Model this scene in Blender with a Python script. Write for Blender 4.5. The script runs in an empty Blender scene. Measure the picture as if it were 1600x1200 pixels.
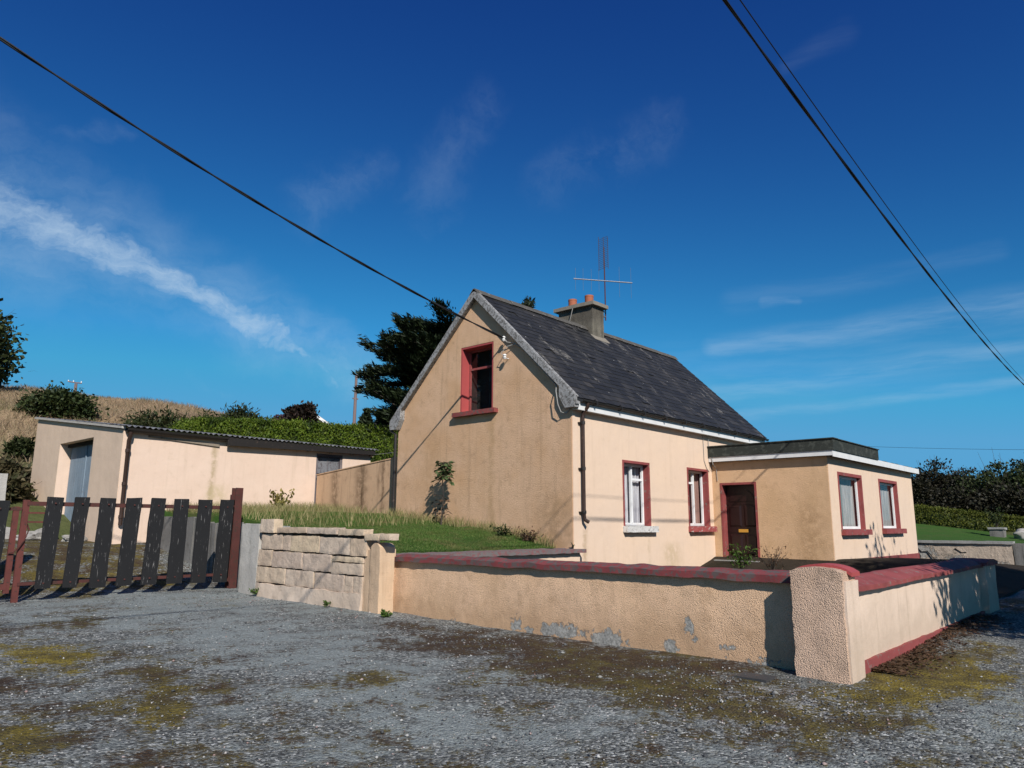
import bpy, bmesh, math, random
import numpy as np
from mathutils import Vector, Matrix, noise as mnoise

random.seed(7)
RNG = np.random.default_rng(7)
R = math.radians
S = bpy.context.scene
COL = S.collection

# ------------------------------------------------------------------ camera model (photo calibration)
FPX, YAW, PITCH, ROLL, HC = 1143.45, R(41.942), R(10.914), R(0.2722), 1.5
_f = Vector((math.cos(YAW)*math.cos(PITCH), math.sin(YAW)*math.cos(PITCH), math.sin(PITCH)))
_r = Vector((math.sin(YAW), -math.cos(YAW), 0))
_u = _r.cross(_f)
CF, CR, CU = _f, _r*math.cos(ROLL)+_u*math.sin(ROLL), _u*math.cos(ROLL)-_r*math.sin(ROLL)

def ray(px, py):
    return CF + CR*((px-800)/FPX) - CU*((py-600)/FPX)
def atd(d, px, py):
    v = ray(px, py); v = v*(d/math.hypot(v.x, v.y)); return Vector((v.x, v.y, v.z+HC))
def atz(z, px, py):
    v = ray(px, py); v = v*((z-HC)/v.z); return Vector((v.x, v.y, z))
def azel(px, py):
    v = ray(px, py).normalized(); return math.atan2(v.y, v.x), math.asin(v.z)

# ------------------------------------------------------------------ small helpers
def smooth(a, b, x):
    t = np.clip((np.asarray(x, float)-a)/(b-a), 0, 1); return t*t*(3-2*t)

class MB:
    def __init__(s): s.v = []; s.f = []
    def add(s, vs, fs):
        o = len(s.v); s.v.extend([tuple(v) for v in vs]); s.f.extend([tuple(i+o for i in f) for f in fs]); return s
    def box(s, x0, x1, y0, y1, z0, z1):
        vs = [(x0,y0,z0),(x1,y0,z0),(x1,y1,z0),(x0,y1,z0),(x0,y0,z1),(x1,y0,z1),(x1,y1,z1),(x0,y1,z1)]
        return s.add(vs, [(0,3,2,1),(4,5,6,7),(0,1,5,4),(1,2,6,5),(2,3,7,6),(3,0,4,7)])
    def hexa(s, b, t):
        """prism between two quads (4 points each)"""
        return s.add(list(b)+list(t), [(0,3,2,1),(4,5,6,7),(0,1,5,4),(1,2,6,5),(2,3,7,6),(3,0,4,7)])
    def extrude(s, pts, d):
        n = len(pts); d = Vector(d); a = [Vector(p) for p in pts]; b = [p+d for p in a]
        return s.add(a+b, [tuple(range(n-1, -1, -1)), tuple(range(n, 2*n))]+[(i, (i+1) % n, n+(i+1) % n, n+i) for i in range(n)])
    def tube(s, pts, rad, n=8, cap=True):
        pts = [Vector(p) for p in pts]; rs = rad if isinstance(rad, (list, tuple)) else [rad]*len(pts)
        vs = []; fs = []; prev = None
        for i, p in enumerate(pts):
            d = (pts[min(i+1, len(pts)-1)]-pts[max(i-1, 0)])
            d = d.normalized() if d.length > 1e-9 else Vector((0, 0, 1))
            a = prev if prev is not None else (Vector((0, 0, 1)) if abs(d.z) < .9 else Vector((1, 0, 0)))
            a = (a-d*a.dot(d)); a = a.normalized() if a.length > 1e-6 else d.orthogonal().normalized()
            prev = a; b = d.cross(a)
            for k in range(n):
                t = 2*math.pi*k/n; vs.append(p+(a*math.cos(t)+b*math.sin(t))*rs[i])
        for i in range(len(pts)-1):
            for k in range(n):
                fs.append((i*n+k, i*n+(k+1) % n, (i+1)*n+(k+1) % n, (i+1)*n+k))
        if cap: fs += [tuple(range(n-1, -1, -1)), tuple(range((len(pts)-1)*n, len(pts)*n))]
        return s.add(vs, fs)
    def rough(s, x0, x1, y0, y1, z0, z1, step=.07, amp=.008, freq=4., warp=None, seed=0.):
        lo = (x0, y0, z0); hi = (x1, y1, z1); n = [max(1, int(round((hi[i]-lo[i])/step))) for i in range(3)]
        def pt(c):
            p = Vector((lo[0]+(hi[0]-lo[0])*c[0]/n[0], lo[1]+(hi[1]-lo[1])*c[1]/n[1], lo[2]+(hi[2]-lo[2])*c[2]/n[2]))
            if warp: p = Vector(warp(p))
            q = p*freq+Vector((seed, seed*1.7, seed*.6))
            return p+amp*Vector(mnoise.noise_vector(q))+amp*.5*Vector(mnoise.noise_vector(q*3.1))
        idx = {}; vs = []; fs = []
        def vid(c):
            if c not in idx: idx[c] = len(vs); vs.append(pt(c))
            return idx[c]
        for ax in range(3):
            a, b = (ax+1) % 3, (ax+2) % 3
            for side in (0, n[ax]):
                for i in range(n[a]):
                    for j in range(n[b]):
                        q = []
                        for (di, dj) in ((0,0),(1,0),(1,1),(0,1)):
                            c = [0,0,0]; c[ax] = side; c[a] = i+di; c[b] = j+dj; q.append(vid(tuple(c)))
                        fs.append(tuple(q if side else q[::-1]))
        return s.add(vs, fs)
    def build(s, name, mat, parent=None, shade=False):
        me = bpy.data.meshes.new(name)
        off = parent_origin(parent)
        me.from_pydata([(v[0]-off[0], v[1]-off[1], v[2]-off[2]) for v in s.v], [], s.f)
        me.materials.append(mat)
        if shade: me.shade_smooth(); me.set_sharp_from_angle(angle=R(38))
        o = bpy.data.objects.new(name, me); COL.objects.link(o)
        if parent is not None: o.parent = parent
        return o

def parent_origin(p):
    v = Vector((0, 0, 0))
    while p is not None: v += p.location; p = p.parent
    return v
def tag(o, label=None, cat=None, group=None, kind=None):
    for k, v in (('label', label), ('category', cat), ('group', group), ('kind', kind)):
        if v: o[k] = v
    return o
def thing(name, label, cat, loc, group=None):
    o = bpy.data.objects.new(name, None); COL.objects.link(o); o.location = loc; o.empty_display_size = .2
    return tag(o, label, cat, group)
def boolean_cut(o, boxes):
    b = MB()
    for bx in boxes: b.box(*bx)
    off = parent_origin(o.parent)
    me = bpy.data.meshes.new('cut'); me.from_pydata([(v[0]-off.x, v[1]-off.y, v[2]-off.z) for v in b.v], [], b.f)
    c = bpy.data.objects.new('cut', me); COL.objects.link(c); c.parent = o.parent
    bpy.context.view_layer.update()
    m = o.modifiers.new('b', 'BOOLEAN'); m.object = c; m.operation = 'DIFFERENCE'; m.solver = 'EXACT'
    bpy.context.view_layer.update()
    dg = bpy.context.evaluated_depsgraph_get()
    new = bpy.data.meshes.new_from_object(o.evaluated_get(dg))
    o.modifiers.clear(); o.data = new
    bpy.data.objects.remove(c)

def fast_mesh(name, V, Fq, mat, parent=None, smooth_=False):
    """V (n,3) array, Fq (m,k) array of equal-size faces"""
    off = np.array(parent_origin(parent)); V = np.asarray(V, np.float32)-off.astype(np.float32)
    me = bpy.data.meshes.new(name); m, k = Fq.shape
    me.vertices.add(len(V)); me.vertices.foreach_set('co', V.ravel())
    me.loops.add(m*k); me.loops.foreach_set('vertex_index', Fq.astype(np.int32).ravel())
    me.polygons.add(m); me.polygons.foreach_set('loop_start', (np.arange(m)*k).astype(np.int32))
    me.update(calc_edges=True)
    if smooth_: me.shade_smooth()
    me.materials.append(mat)
    o = bpy.data.objects.new(name, me); COL.objects.link(o)
    if parent is not None: o.parent = parent
    return o
def unit(a): return a/np.maximum(np.linalg.norm(a, axis=1, keepdims=True), 1e-9)
def leaves(name, C, D, N, L, W, mat, parent=None):
    """diamond leaves: centre, long axis, normal, length, width"""
    C = np.asarray(C, float); D = unit(D); Sd = unit(np.cross(D, N)); n = len(C)
    L = np.broadcast_to(L, (n,))[:, None]; W = np.broadcast_to(W, (n,))[:, None]
    V = np.stack([C-D*L/2, C+Sd*W/2+D*L*.05, C+D*L/2, C-Sd*W/2+D*L*.05], 1).reshape(-1, 3)
    return fast_mesh(name, V, np.arange(4*n).reshape(n, 4), mat, parent)
def blades(name, B, H, W, lean, mat, parent=None, rng=RNG):
    """grass blades: base points, heights, widths: two-segment bent triangles"""
    n = len(B); a = rng.uniform(0, 2*np.pi, n); ex = np.stack([np.cos(a), np.sin(a), np.zeros(n)], 1)
    b = rng.uniform(0, 2*np.pi, n); le = np.stack([np.cos(b), np.sin(b), np.zeros(n)], 1)*(lean*H)[:, None]
    up = np.zeros((n, 3)); up[:, 2] = H; w = (ex*W[:, None])/2
    mid = B+le*.35+up*.55
    V = np.stack([B-w, B+w, mid+w*.7, mid-w*.7, B+le+up], 1).reshape(-1, 3)
    i = np.arange(n)*5
    F = np.concatenate([np.stack([i, i+1, i+2], 1), np.stack([i, i+2, i+3], 1), np.stack([i+3, i+2, i+4], 1)])
    return fast_mesh(name, V, F, mat, parent)
def gauss(n, s, rng=RNG): return rng.normal(0, 1, (n, 3))*np.array(s)

# ------------------------------------------------------------------ materials
class Mat:
    def __init__(s, name, rough=.85, spec=.3):
        s.m = bpy.data.materials.new(name); s.m.use_nodes = True; s.nt = s.m.node_tree
        s.b = s.nt.nodes['Principled BSDF']; s.out = s.nt.nodes['Material Output']
        s.b.inputs['Roughness'].default_value = rough; s.b.inputs['Specular IOR Level'].default_value = spec
        s._co = None
    def node(s, t, **kw):
        n = s.nt.nodes.new(t)
        for k, v in kw.items():
            if hasattr(n, k): setattr(n, k, v)
        return n
    def link(s, a, b): s.nt.links.new(a, b)
    def put(s, sock, v):
        if hasattr(v, 'is_output'): s.link(v, sock)
        elif isinstance(v, (tuple, list)) and len(v) == 3 and sock.type == 'RGBA': sock.default_value = (*v, 1)
        else: sock.default_value = v
    def co(s, scale=(1, 1, 1), rot=(0, 0, 0)):
        if s._co is None: s._co = s.node('ShaderNodeNewGeometry').outputs['Position']
        if scale == (1, 1, 1) and rot == (0, 0, 0): return s._co
        n = s.node('ShaderNodeMapping'); s.link(s._co, n.inputs[0]); n.inputs['Scale'].default_value = scale; n.inputs['Rotation'].default_value = rot
        return n.outputs[0]
    def noise(s, scale, detail=4, rough=.55, vec=None, dist=0):
        n = s.node('ShaderNodeTexNoise'); n.inputs['Scale'].default_value = scale; n.inputs['Detail'].default_value = detail
        n.inputs['Roughness'].default_value = rough; n.inputs['Distortion'].default_value = dist
        s.link(vec or s.co(), n.inputs['Vector']); return n.outputs['Fac']
    def voro(s, scale, vec=None, out='Distance', feature='F1', rnd=1):
        n = s.node('ShaderNodeTexVoronoi', feature=feature); n.inputs['Scale'].default_value = scale; n.inputs['Randomness'].default_value = rnd
        s.link(vec or s.co(), n.inputs['Vector']); return n.outputs[out]
    def island(s): return s.node('ShaderNodeNewGeometry').outputs['Random Per Island']
    def attr(s, name): return s.node('ShaderNodeAttribute', attribute_name=name).outputs['Fac']
    def step(s, v, a, b):
        n = s.node('ShaderNodeMapRange', interpolation_type='SMOOTHSTEP'); s.put(n.inputs[0], v)
        n.inputs[1].default_value = a; n.inputs[2].default_value = b; return n.outputs[0]
    def math(s, op, a, b=0.):
        n = s.node('ShaderNodeMath', operation=op); s.put(n.inputs[0], a); s.put(n.inputs[1], b); return n.outputs[0]
    def mix(s, f, a, b, mode='MIX'):
        n = s.node('ShaderNodeMix', data_type='RGBA', blend_type=mode)
        s.put(n.inputs[0], f); s.put(n.inputs[6], a); s.put(n.inputs[7], b); return n.outputs[2]
    def ramp(s, f, stops, interp='LINEAR'):
        n = s.node('ShaderNodeValToRGB'); s.link(f, n.inputs[0]); cr = n.color_ramp; cr.interpolation = interp
        while len(cr.elements) > 1: cr.elements.remove(cr.elements[-1])
        for i, (p, c) in enumerate(stops):
            e = cr.elements[0] if i == 0 else cr.elements.new(p)
            e.position = p; e.color = (*c, 1)
        return n.outputs[0]
    def zpos(s):
        n = s.node('ShaderNodeSeparateXYZ'); s.link(s.co(), n.inputs[0]); return n.outputs[2]
    def color(s, c): s.put(s.b.inputs['Base Color'], c); return s
    def bump(s, h, dist=.01, strength=1.):
        n = s.node('ShaderNodeBump'); s.link(h, n.inputs['Height']); n.inputs['Distance'].default_value = dist; n.inputs['Strength'].default_value = strength
        if s.b.inputs['Normal'].links: s.link(s.b.inputs['Normal'].links[0].from_socket, n.inputs['Normal'])
        s.link(n.outputs[0], s.b.inputs['Normal']); return s

def render_wall(name, base, stain, bump_scale=28, bump=.012, streak=.5, mott=.25, base2=None, pits=False, flake=False, zdirt=None):
    M = Mat(name, .92, .15)
    big = M.noise(.9, 5, .6); med = M.noise(4.5, 5, .65)
    st = M.noise(1., 5, .65, M.co((5.5, 5.5, .40)))
    c = M.mix(M.step(big, .35, .7), base, base2 or tuple(x*.9 for x in base))
    c = M.mix(M.math('MULTIPLY', M.step(st, .5, .78), streak), c, stain)
    c = M.mix(M.math('MULTIPLY', M.step(med, .52, .75), mott), c, stain)
    fine = M.noise(60, 3, .7)
    c = M.mix(M.math('MULTIPLY', M.step(fine, .3, .75), .35), c, tuple(x*.72 for x in base))
    if zdirt:
        z = M.math('ADD', M.zpos(), M.math('MULTIPLY', M.math('SUBTRACT', M.noise(2.2, 5, .7), .5), 1.1))
        c = M.mix(M.math('MULTIPLY', M.step(z, zdirt[1], zdirt[0]), zdirt[2]), c, stain)
    h = M.noise(bump_scale, 5, .7)
    if pits:
        vd = M.voro(pits); h = M.math('ADD', M.math('MULTIPLY', M.math('SUBTRACT', 1., vd), 1.2), M.math('MULTIPLY', M.noise(11, 5, .7), 1.1))
        c = M.mix(M.math('MULTIPLY', M.step(vd, .38, .75), .55), c, tuple(x*.45 for x in base))
    if flake:
        w = M.math('ADD', M.attr('wear'), M.math('MULTIPLY', M.math('SUBTRACT', M.step(M.noise(9, 8, .72), .3, .7), .5), .55))
        fm = M.step(w, .45, .49); rim = M.math('MULTIPLY', M.step(w, .37, .45), M.math('SUBTRACT', 1., fm))
        gry = M.mix(M.step(M.noise(26, 6, .75), .3, .7), (.17, .165, .15), (.46, .44, .40))
        c = M.mix(M.math('MULTIPLY', rim, .45), c, tuple(x*.45 for x in base))  # edge shade painted as a dark rim round the flaked patches
        c = M.mix(fm, c, gry)
        h = M.math('SUBTRACT', h, M.math('MULTIPLY', fm, 1.1))
    M.color(c); M.bump(h, bump, 1.)
    M.bump(M.noise(2.2, 3, .5), .03, .5)
    return M.m

PEACH = render_wall('peach_render_paint', (.72, .54, .40), (.46, .33, .22), 40, .004, .26, .16, (.69, .525, .40))
OCHRE = render_wall('ochre_roughcast', (.655, .425, .268), (.35, .225, .13), 48, .017, .60, .46, (.58, .355, .20))
OCHRE_WARM = render_wall('ochre_porch_roughcast', (.66, .43, .255), (.36, .225, .115), 52, .015, .22, .4, (.58, .375, .21))
SHED_TAN = render_wall('shed_smooth_render', (.66, .50, .375), (.45, .33, .24), 30, .003, .25, .14)
LINK_TAN = render_wall('stained_yard_wall_render', (.54, .355, .22), (.15, .095, .055), 40, .006, 1.0, .45, zdirt=None)
WALL_OUT = render_wall('boundary_roughcast', (.86, .575, .37), (.44, .27, .15), 55, .006, .40, .62, (.76, .50, .305), pits=105, flake=True, zdirt=(.05, .7, .6))
PILLAR_OUT = render_wall('pillar_pebbledash', (.74, .525, .385), (.22, .16, .115), 46, .008, .55, 1., (.60, .41, .29), pits=95)
SOUTH_WALL = render_wall('weathered_cream_render', (.70, .545, .43), (.34, .26, .185), 30, .004, .55, .2, zdirt=(.2, .8, .4))
PIER_OUT = render_wall('pier_roughcast', (.62, .44, .29), (.30, .20, .13), 55, .008, .6, .45)
FOOT = render_wall('limewashed_rubble', (.66, .53, .42), (.30, .22, .16), 16, .012, .3, .7, (.54, .42, .32))
MORTAR = render_wall('dark_open_joint', (.09, .075, .06), (.03, .025, .02), 30, .01, .3, .5)
CONC = render_wall('grey_concrete', (.27, .265, .25), (.12, .115, .10), 20, .01, .6, .5, (.36, .35, .33))
CONC_PALE = render_wall('pale_concrete', (.45, .42, .38), (.20, .19, .16), 20, .01, .5, .4)
CONC_DARK = render_wall('mossy_concrete_boards', (.16, .15, .14), (.05, .05, .04), 16, .012, 1., .5, (.24, .235, .22))
CHIM = render_wall('sooty_chimney_render', (.085, .074, .06), (.03, .027, .023), 30, .012, .6, .5, (.20, .18, .14))
CAPC = render_wall('chimney_cap_concrete', (.24, .21, .17), (.10, .09, .07), 30, .006, .3, .4)
GARDENW = render_wall('cracked_old_plaster', (.52, .42, .33), (.10, .09, .07), 10, .03, .45, 1., (.36, .30, .24), flake=True)

SHED_PEACH = render_wall('stained_shed_render', (.70, .525, .41), (.40, .30, .19), 40, .003, .35, .22, (.72, .55, .435))
def add_run_stain(m_, x0, w0, z1, col, ax=0, zs=.3):
    nt_ = m_.node_tree; M = Mat.__new__(Mat); M.nt = nt_; M._co = None; M.m = m_; M.b = nt_.nodes['Principled BSDF']
    sep = M.node('ShaderNodeSeparateXYZ'); M.link(M.co(), sep.inputs[0]); c0 = M.b.inputs['Base Color'].links[0].from_socket
    wob = M.math('MULTIPLY', M.math('SUBTRACT', M.noise(2.5, 4, .6), .5), .35); d = M.math('ABSOLUTE', M.math('SUBTRACT', M.math('ADD', sep.outputs[ax], wob), x0))
    f = M.math('MULTIPLY', M.step(d, w0, 0), M.math('MULTIPLY', M.step(M.noise(5, 5, .7), .3, .6), .6)); f = M.math('MULTIPLY', f, M.step(sep.outputs[2], z1+zs, z1))
    nt_.links.new(M.mix(f, c0, col), M.b.inputs['Base Color'])
add_run_stain(SHED_PEACH, 9.75, .16, 3.6, (.30, .23, .11)); add_run_stain(SHED_PEACH, 9.9, .5, 2.4, (.45, .36, .2))
add_run_stain(PEACH, 13.3, .14, 1.5, (.34, .24, .14)); add_run_stain(PEACH, 17.0, .7, .9, (.45, .34, .2)); add_run_stain(PEACH, 15.9, .10, 1.3, (.48, .36, .24))
add_run_stain(OCHRE, 10.3, .8, 1.7, (.30, .19, .10), 1, 1.2); add_run_stain(OCHRE, 12.2, .16, 4.0, (.40, .255, .13), 1); add_run_stain(OCHRE, 14.4, .5, 3.2, (.47, .285, .15), 1, 1.5)
add_run_stain(OCHRE_WARM, 7.1, .6, 1.6, (.33, .20, .10), 1, .9); add_run_stain(LINK_TAN, 17.6, .5, 3.0, (.07, .04, .02), 1); add_run_stain(LINK_TAN, 18.9, .35, 2.9, (.07, .04, .02), 1); add_run_stain(LINK_TAN, 16.6, .12, 3.1, (.07, .04, .02), 1)
def paint(name, col, under=(.3, .29, .27), chips=.0, rough=.6, grime=.35, scale=9, vert=False):
    M = Mat(name, rough, .35)
    n = M.noise(scale, 6, .72, M.co((1, 1, .09)) if vert else None); n2 = M.noise(3, 4, .6)
    c = M.mix(M.math('MULTIPLY', M.step(n2, .4, .75), grime), col, tuple(x*.5 for x in col))
    c = M.mix(M.math('MULTIPLY', M.noise(70, 2, .6), .25), c, tuple(x*.6 for x in col))
    if chips: c = M.mix(M.step(n, 1-chips-.03, 1-chips+.03), c, under)
    M.color(c); M.bump(M.noise(40, 4, .7), .004, .7); return M.m
RED = paint('oxide_red_paint', (.27, .062, .058), (.20, .14, .12), .40, .75, .55)
RED_SILL = paint('flaking_red_sill_paint', (.33, .075, .07), (.52, .50, .46), .40, .7, .4, 14)
SILL_DARK = paint('worn_dark_red_sill', (.24, .055, .05), (.11, .075, .065), .46, .8, .4, 11)
WHITE_SILL = paint('flaking_white_sill_paint', (.62, .60, .57), (.16, .14, .13), .42, .7, .4, 16)
RED_COPE = paint('weathered_red_coping_paint', (.205, .045, .046), (.10, .075, .07), .485, .8, .55, 11)
RED_REVEAL = paint('red_reveal_paint', (.38, .07, .068), (.3, .2, .18), .22, .6, .2)
COPE_GREY = paint('mostly_bare_coping', (.21, .10, .10), (.15, .13, .125), .52, .85, .5, 10)
WHITE = paint('white_painted_timber', (.72, .71, .69), (.30, .28, .25), .30, .5, .25, 12)
WINWHITE = paint('window_white_gloss', (.78, .78, .77), (.5, .5, .48), .22, .4, .1, 12)
BARGE = paint('peeling_bargeboard_paint', (.31, .305, .30), (.115, .108, .10), .475, .8, .5, 18)
BLUE = paint('faded_blue_door_paint', (.20, .255, .31), (.11, .09, .08), .36, .75, .3, 18, True)
PURPLE = paint('faded_mauve_door_paint', (.13, .115, .125), (.21, .17, .16), .42, .75, .4, 14, True)
BLACKWOOD = paint('peeling_black_timber', (.011, .011, .012), (.20, .19, .18), .36, .85, .4, 44, True)
RUST = paint('red_oxide_steel', (.085, .026, .021), (.05, .025, .018), .45, .75, .5, 16)
RUST2 = paint('bright_red_oxide_steel', (.125, .034, .027), (.05, .025, .018), .40, .75, .5, 16)
BLACKPL = paint('black_cast_pipe', (.022, .019, .017), (.09, .06, .045), .36, .5, .3, 14)
BROWNPL = paint('dark_brown_pipe', (.04, .022, .016), (.10, .05, .035), .36, .5, .3, 14)
DOOR = paint('dark_varnished_door', (.021, .007, .006), (.010, .005, .004), .4, .35, .4, 6, True)
FELT = paint('dark_green_roofing_felt', (.028, .032, .026), (.055, .06, .05), .45, .8, .5, 6)
TIMBER = paint('weathered_bare_timber', (.26, .21, .16), (.12, .09, .07), .42, .85, .4, 12, False)
GALV = paint('galvanised_corrugated_sheet', (.20, .20, .20), (.07, .06, .055), .48, .45, .5, 5)
TERRA = paint('terracotta_pot', (.36, .115, .06), (.12, .06, .045), .3, .8, .3, 8)
ALU = paint('aerial_aluminium', (.33, .34, .36), (.3, .3, .3), .2, .35, .1); ALU.node_tree.nodes['Principled BSDF'].inputs['Metallic'].default_value = .7
GRID = paint('dull_aerial_grid', (.06, .055, .075), (.3, .3, .32), .3, .5, .2)
MAST = paint('rusty_aerial_mast', (.075, .028, .03), (.06, .03, .03), .4, .6, .3)
PORC = paint('white_porcelain', (.75, .74, .72), (.5, .5, .5), .1, .25, .1)
YELLOW = paint('brass_letterbox', (.55, .27, .04), (.3, .15, .03), .25, .4, .1)
CABLE = paint('black_cable_sheath', (.012, .012, .013), (.02, .02, .02), .3, .55, .1)
GREYCAB = paint('grey_cable_sheath', (.30, .29, .27), (.2, .2, .2), .3, .6, .1)
IRON = paint('dark_iron_cover', (.05, .05, .052), (.08, .06, .05), .4, .6, .3)
DARKIN = paint('dark_room', (.012, .011, .010), (.02, .018, .015), .4, .9, .1)
FARWHITE = paint('far_white_render', (.72, .71, .68), (.6, .6, .58), .1, .8, .1)
FARROOF = paint('far_dark_tiles', (.06, .055, .06), (.10, .09, .09), .4, .8, .3, 5)
BARNROOF = paint('mottled_barn_sheet', (.17, .155, .14), (.07, .06, .05), .5, .85, .5, 2.5)
POLEWOOD = paint('pole_wood', (.20, .14, .13), (.12, .09, .08), .4, .85, .3, 6, True)

RIDGE = paint('lichened_ridge_tile', (.085, .078, .068), (.20, .185, .16), .40, .85, .5, 7)
def mk_slate():
    M = Mat('weathered_slate', .62, .4)
    c = M.ramp(M.island(), [(0, (.012, .012, .0122)), (.5, (.018, .0178, .0178)), (.88, (.026, .025, .0245)), (1, (.040, .036, .032))])
    c = M.mix(M.math('MULTIPLY', M.step(M.noise(1.1, 4, .6, M.co((1, .35, .35))), .52, .74), .5), c, (.042, .037, .032))
    li = M.math('MULTIPLY', M.step(M.noise(1.9, 7, .75, M.co((1., .4, .4))), .565, .66), M.step(M.noise(14, 5, .75), .40, .58))
    c = M.mix(M.math('MULTIPLY', li, .75), c, (.24, .22, .19))
    c = M.mix(M.step(M.voro(2.6, None, 'Distance'), .045, .025), c, (.5, .49, .46))
    M.color(c); M.bump(M.noise(22, 4, .6), .004, .8); return M.m
SLATE = mk_slate()
def mk_stone():
    M = Mat('pinkish_sandstone_blocks', .9, .2)
    c = M.ramp(M.island(), [(0, (.58, .435, .305)), (.35, (.63, .505, .39)), (.65, (.55, .43, .34)), (1, (.68, .53, .355))])
    c = M.mix(M.math('MULTIPLY', M.step(M.noise(3, 5, .65), .42, .75), .5), c, (.33, .24, .185))
    c = M.mix(M.math('MULTIPLY', M.noise(55, 3, .7), .35), c, (.24, .17, .12))
    M.color(c); M.bump(M.noise(18, 6, .72), .016, 1.); return M.m
STONE = mk_stone()
def mk_rock(name, a, b):
    M = Mat(name, .9, .2); c = M.mix(M.noise(5, 5, .7), a, b)
    c = M.mix(M.math('MULTIPLY', M.step(M.noise(9, 4, .6), .55, .7), .6), c, (.06, .07, .02)); M.color(c); M.bump(M.noise(12, 5, .7), .03); return M.m
ROCK = mk_rock('lichen_grey_rock', (.20, .19, .18), (.36, .34, .31))

def foliage(name, cols, trans=.25, rough=.6, patch=None, pscale=.12):
    M = Mat(name, rough, .25)
    c = M.ramp(M.island(), [(i/max(1, len(cols)-1), x) for i, x in enumerate(cols)])
    c = M.mix(M.math('MULTIPLY', M.step(M.noise(1.2, 3, .6), .4, .7), .4), c, tuple(.55*x for x in cols[len(cols)//2]))
    if patch: c = M.mix(M.step(M.noise(pscale, 6, .68), .50, .64), c, patch)
    M.color(c)
    if trans:
        t = M.node('ShaderNodeBsdfTranslucent'); M.link(c, t.inputs[0])
        mx = M.node('ShaderNodeMixShader'); mx.inputs[0].default_value = trans
        M.link(M.b.outputs[0], mx.inputs[1]); M.link(t.outputs[0], mx.inputs[2]); M.link(mx.outputs[0], M.out.inputs[0])
    return M.m
L_CYP = foliage('cypress_foliage', [(.008, .013, .006), (.018, .028, .010), (.036, .050, .018)], .08)
L_HEDGE = foliage('bright_hedge_foliage', [(.055, .10, .008), (.10, .16, .012), (.16, .21, .02), (.05, .075, .012)], .3, .6, (.035, .06, .01), 1.6)
L_BUSH = foliage('dark_bush_foliage', [(.018, .03, .008), (.035, .05, .014), (.055, .07, .022)], .15)
L_GORSE = foliage('gorse_foliage', [(.022, .034, .010), (.04, .052, .016), (.05, .05, .02)], .12)
L_DARKTREE = foliage('bare_hedgerow_foliage', [(.010, .010, .005), (.017, .017, .008), (.030, .025, .012), (.014, .017, .007)], .1)
L_RED = foliage('dark_maroon_foliage', [(.016, .013, .009), (.028, .020, .014), (.04, .022, .016)], .1)
L_CLIP = foliage('clipped_garden_hedge_foliage', [(.05, .065, .008), (.085, .10, .012), (.12, .12, .016)], .2)
L_SAP = foliage('sapling_leaf', [(.07, .11, .035), (.11, .155, .06), (.15, .18, .085)], .35)
L_DRY = foliage('dry_brown_leaf', [(.06, .032, .018), (.10, .055, .03), (.05, .035, .02)], .15)
L_YEL = foliage('yellowish_leaf', [(.22, .20, .05), (.30, .24, .08), (.14, .15, .035)], .3)
L_WEED = foliage('green_weed_leaf', [(.05, .11, .016), (.08, .15, .025), (.10, .13, .03)], .3)
L_GRASS = foliage('lawn_grass_blades', [(.055, .12, .022), (.08, .16, .03), (.13, .18, .045), (.20, .23, .07), (.10, .21, .035), (.07, .16, .025)], .4, .6, (.20, .19, .07), 1.1)
L_STRAW = foliage('dry_hill_grass_blades', [(.42, .295, .19), (.47, .335, .215), (.34, .265, .155), (.43, .30, .20), (.26, .235, .125)], .4, .6, (.17, .16, .07), .16)
L_STRAWG = foliage('dry_weed_blades', [(.38, .30, .15), (.27, .24, .10), (.15, .18, .05)], .25)
L_BRACKEN = foliage('bracken_leaf', [(.10, .075, .035), (.06, .05, .024), (.045, .05, .018), (.15, .12, .065)], .2)
BARK = paint('grey_brown_bark', (.075, .058, .045), (.03, .024, .02), .45, .9, .5, 6, True)

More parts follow.
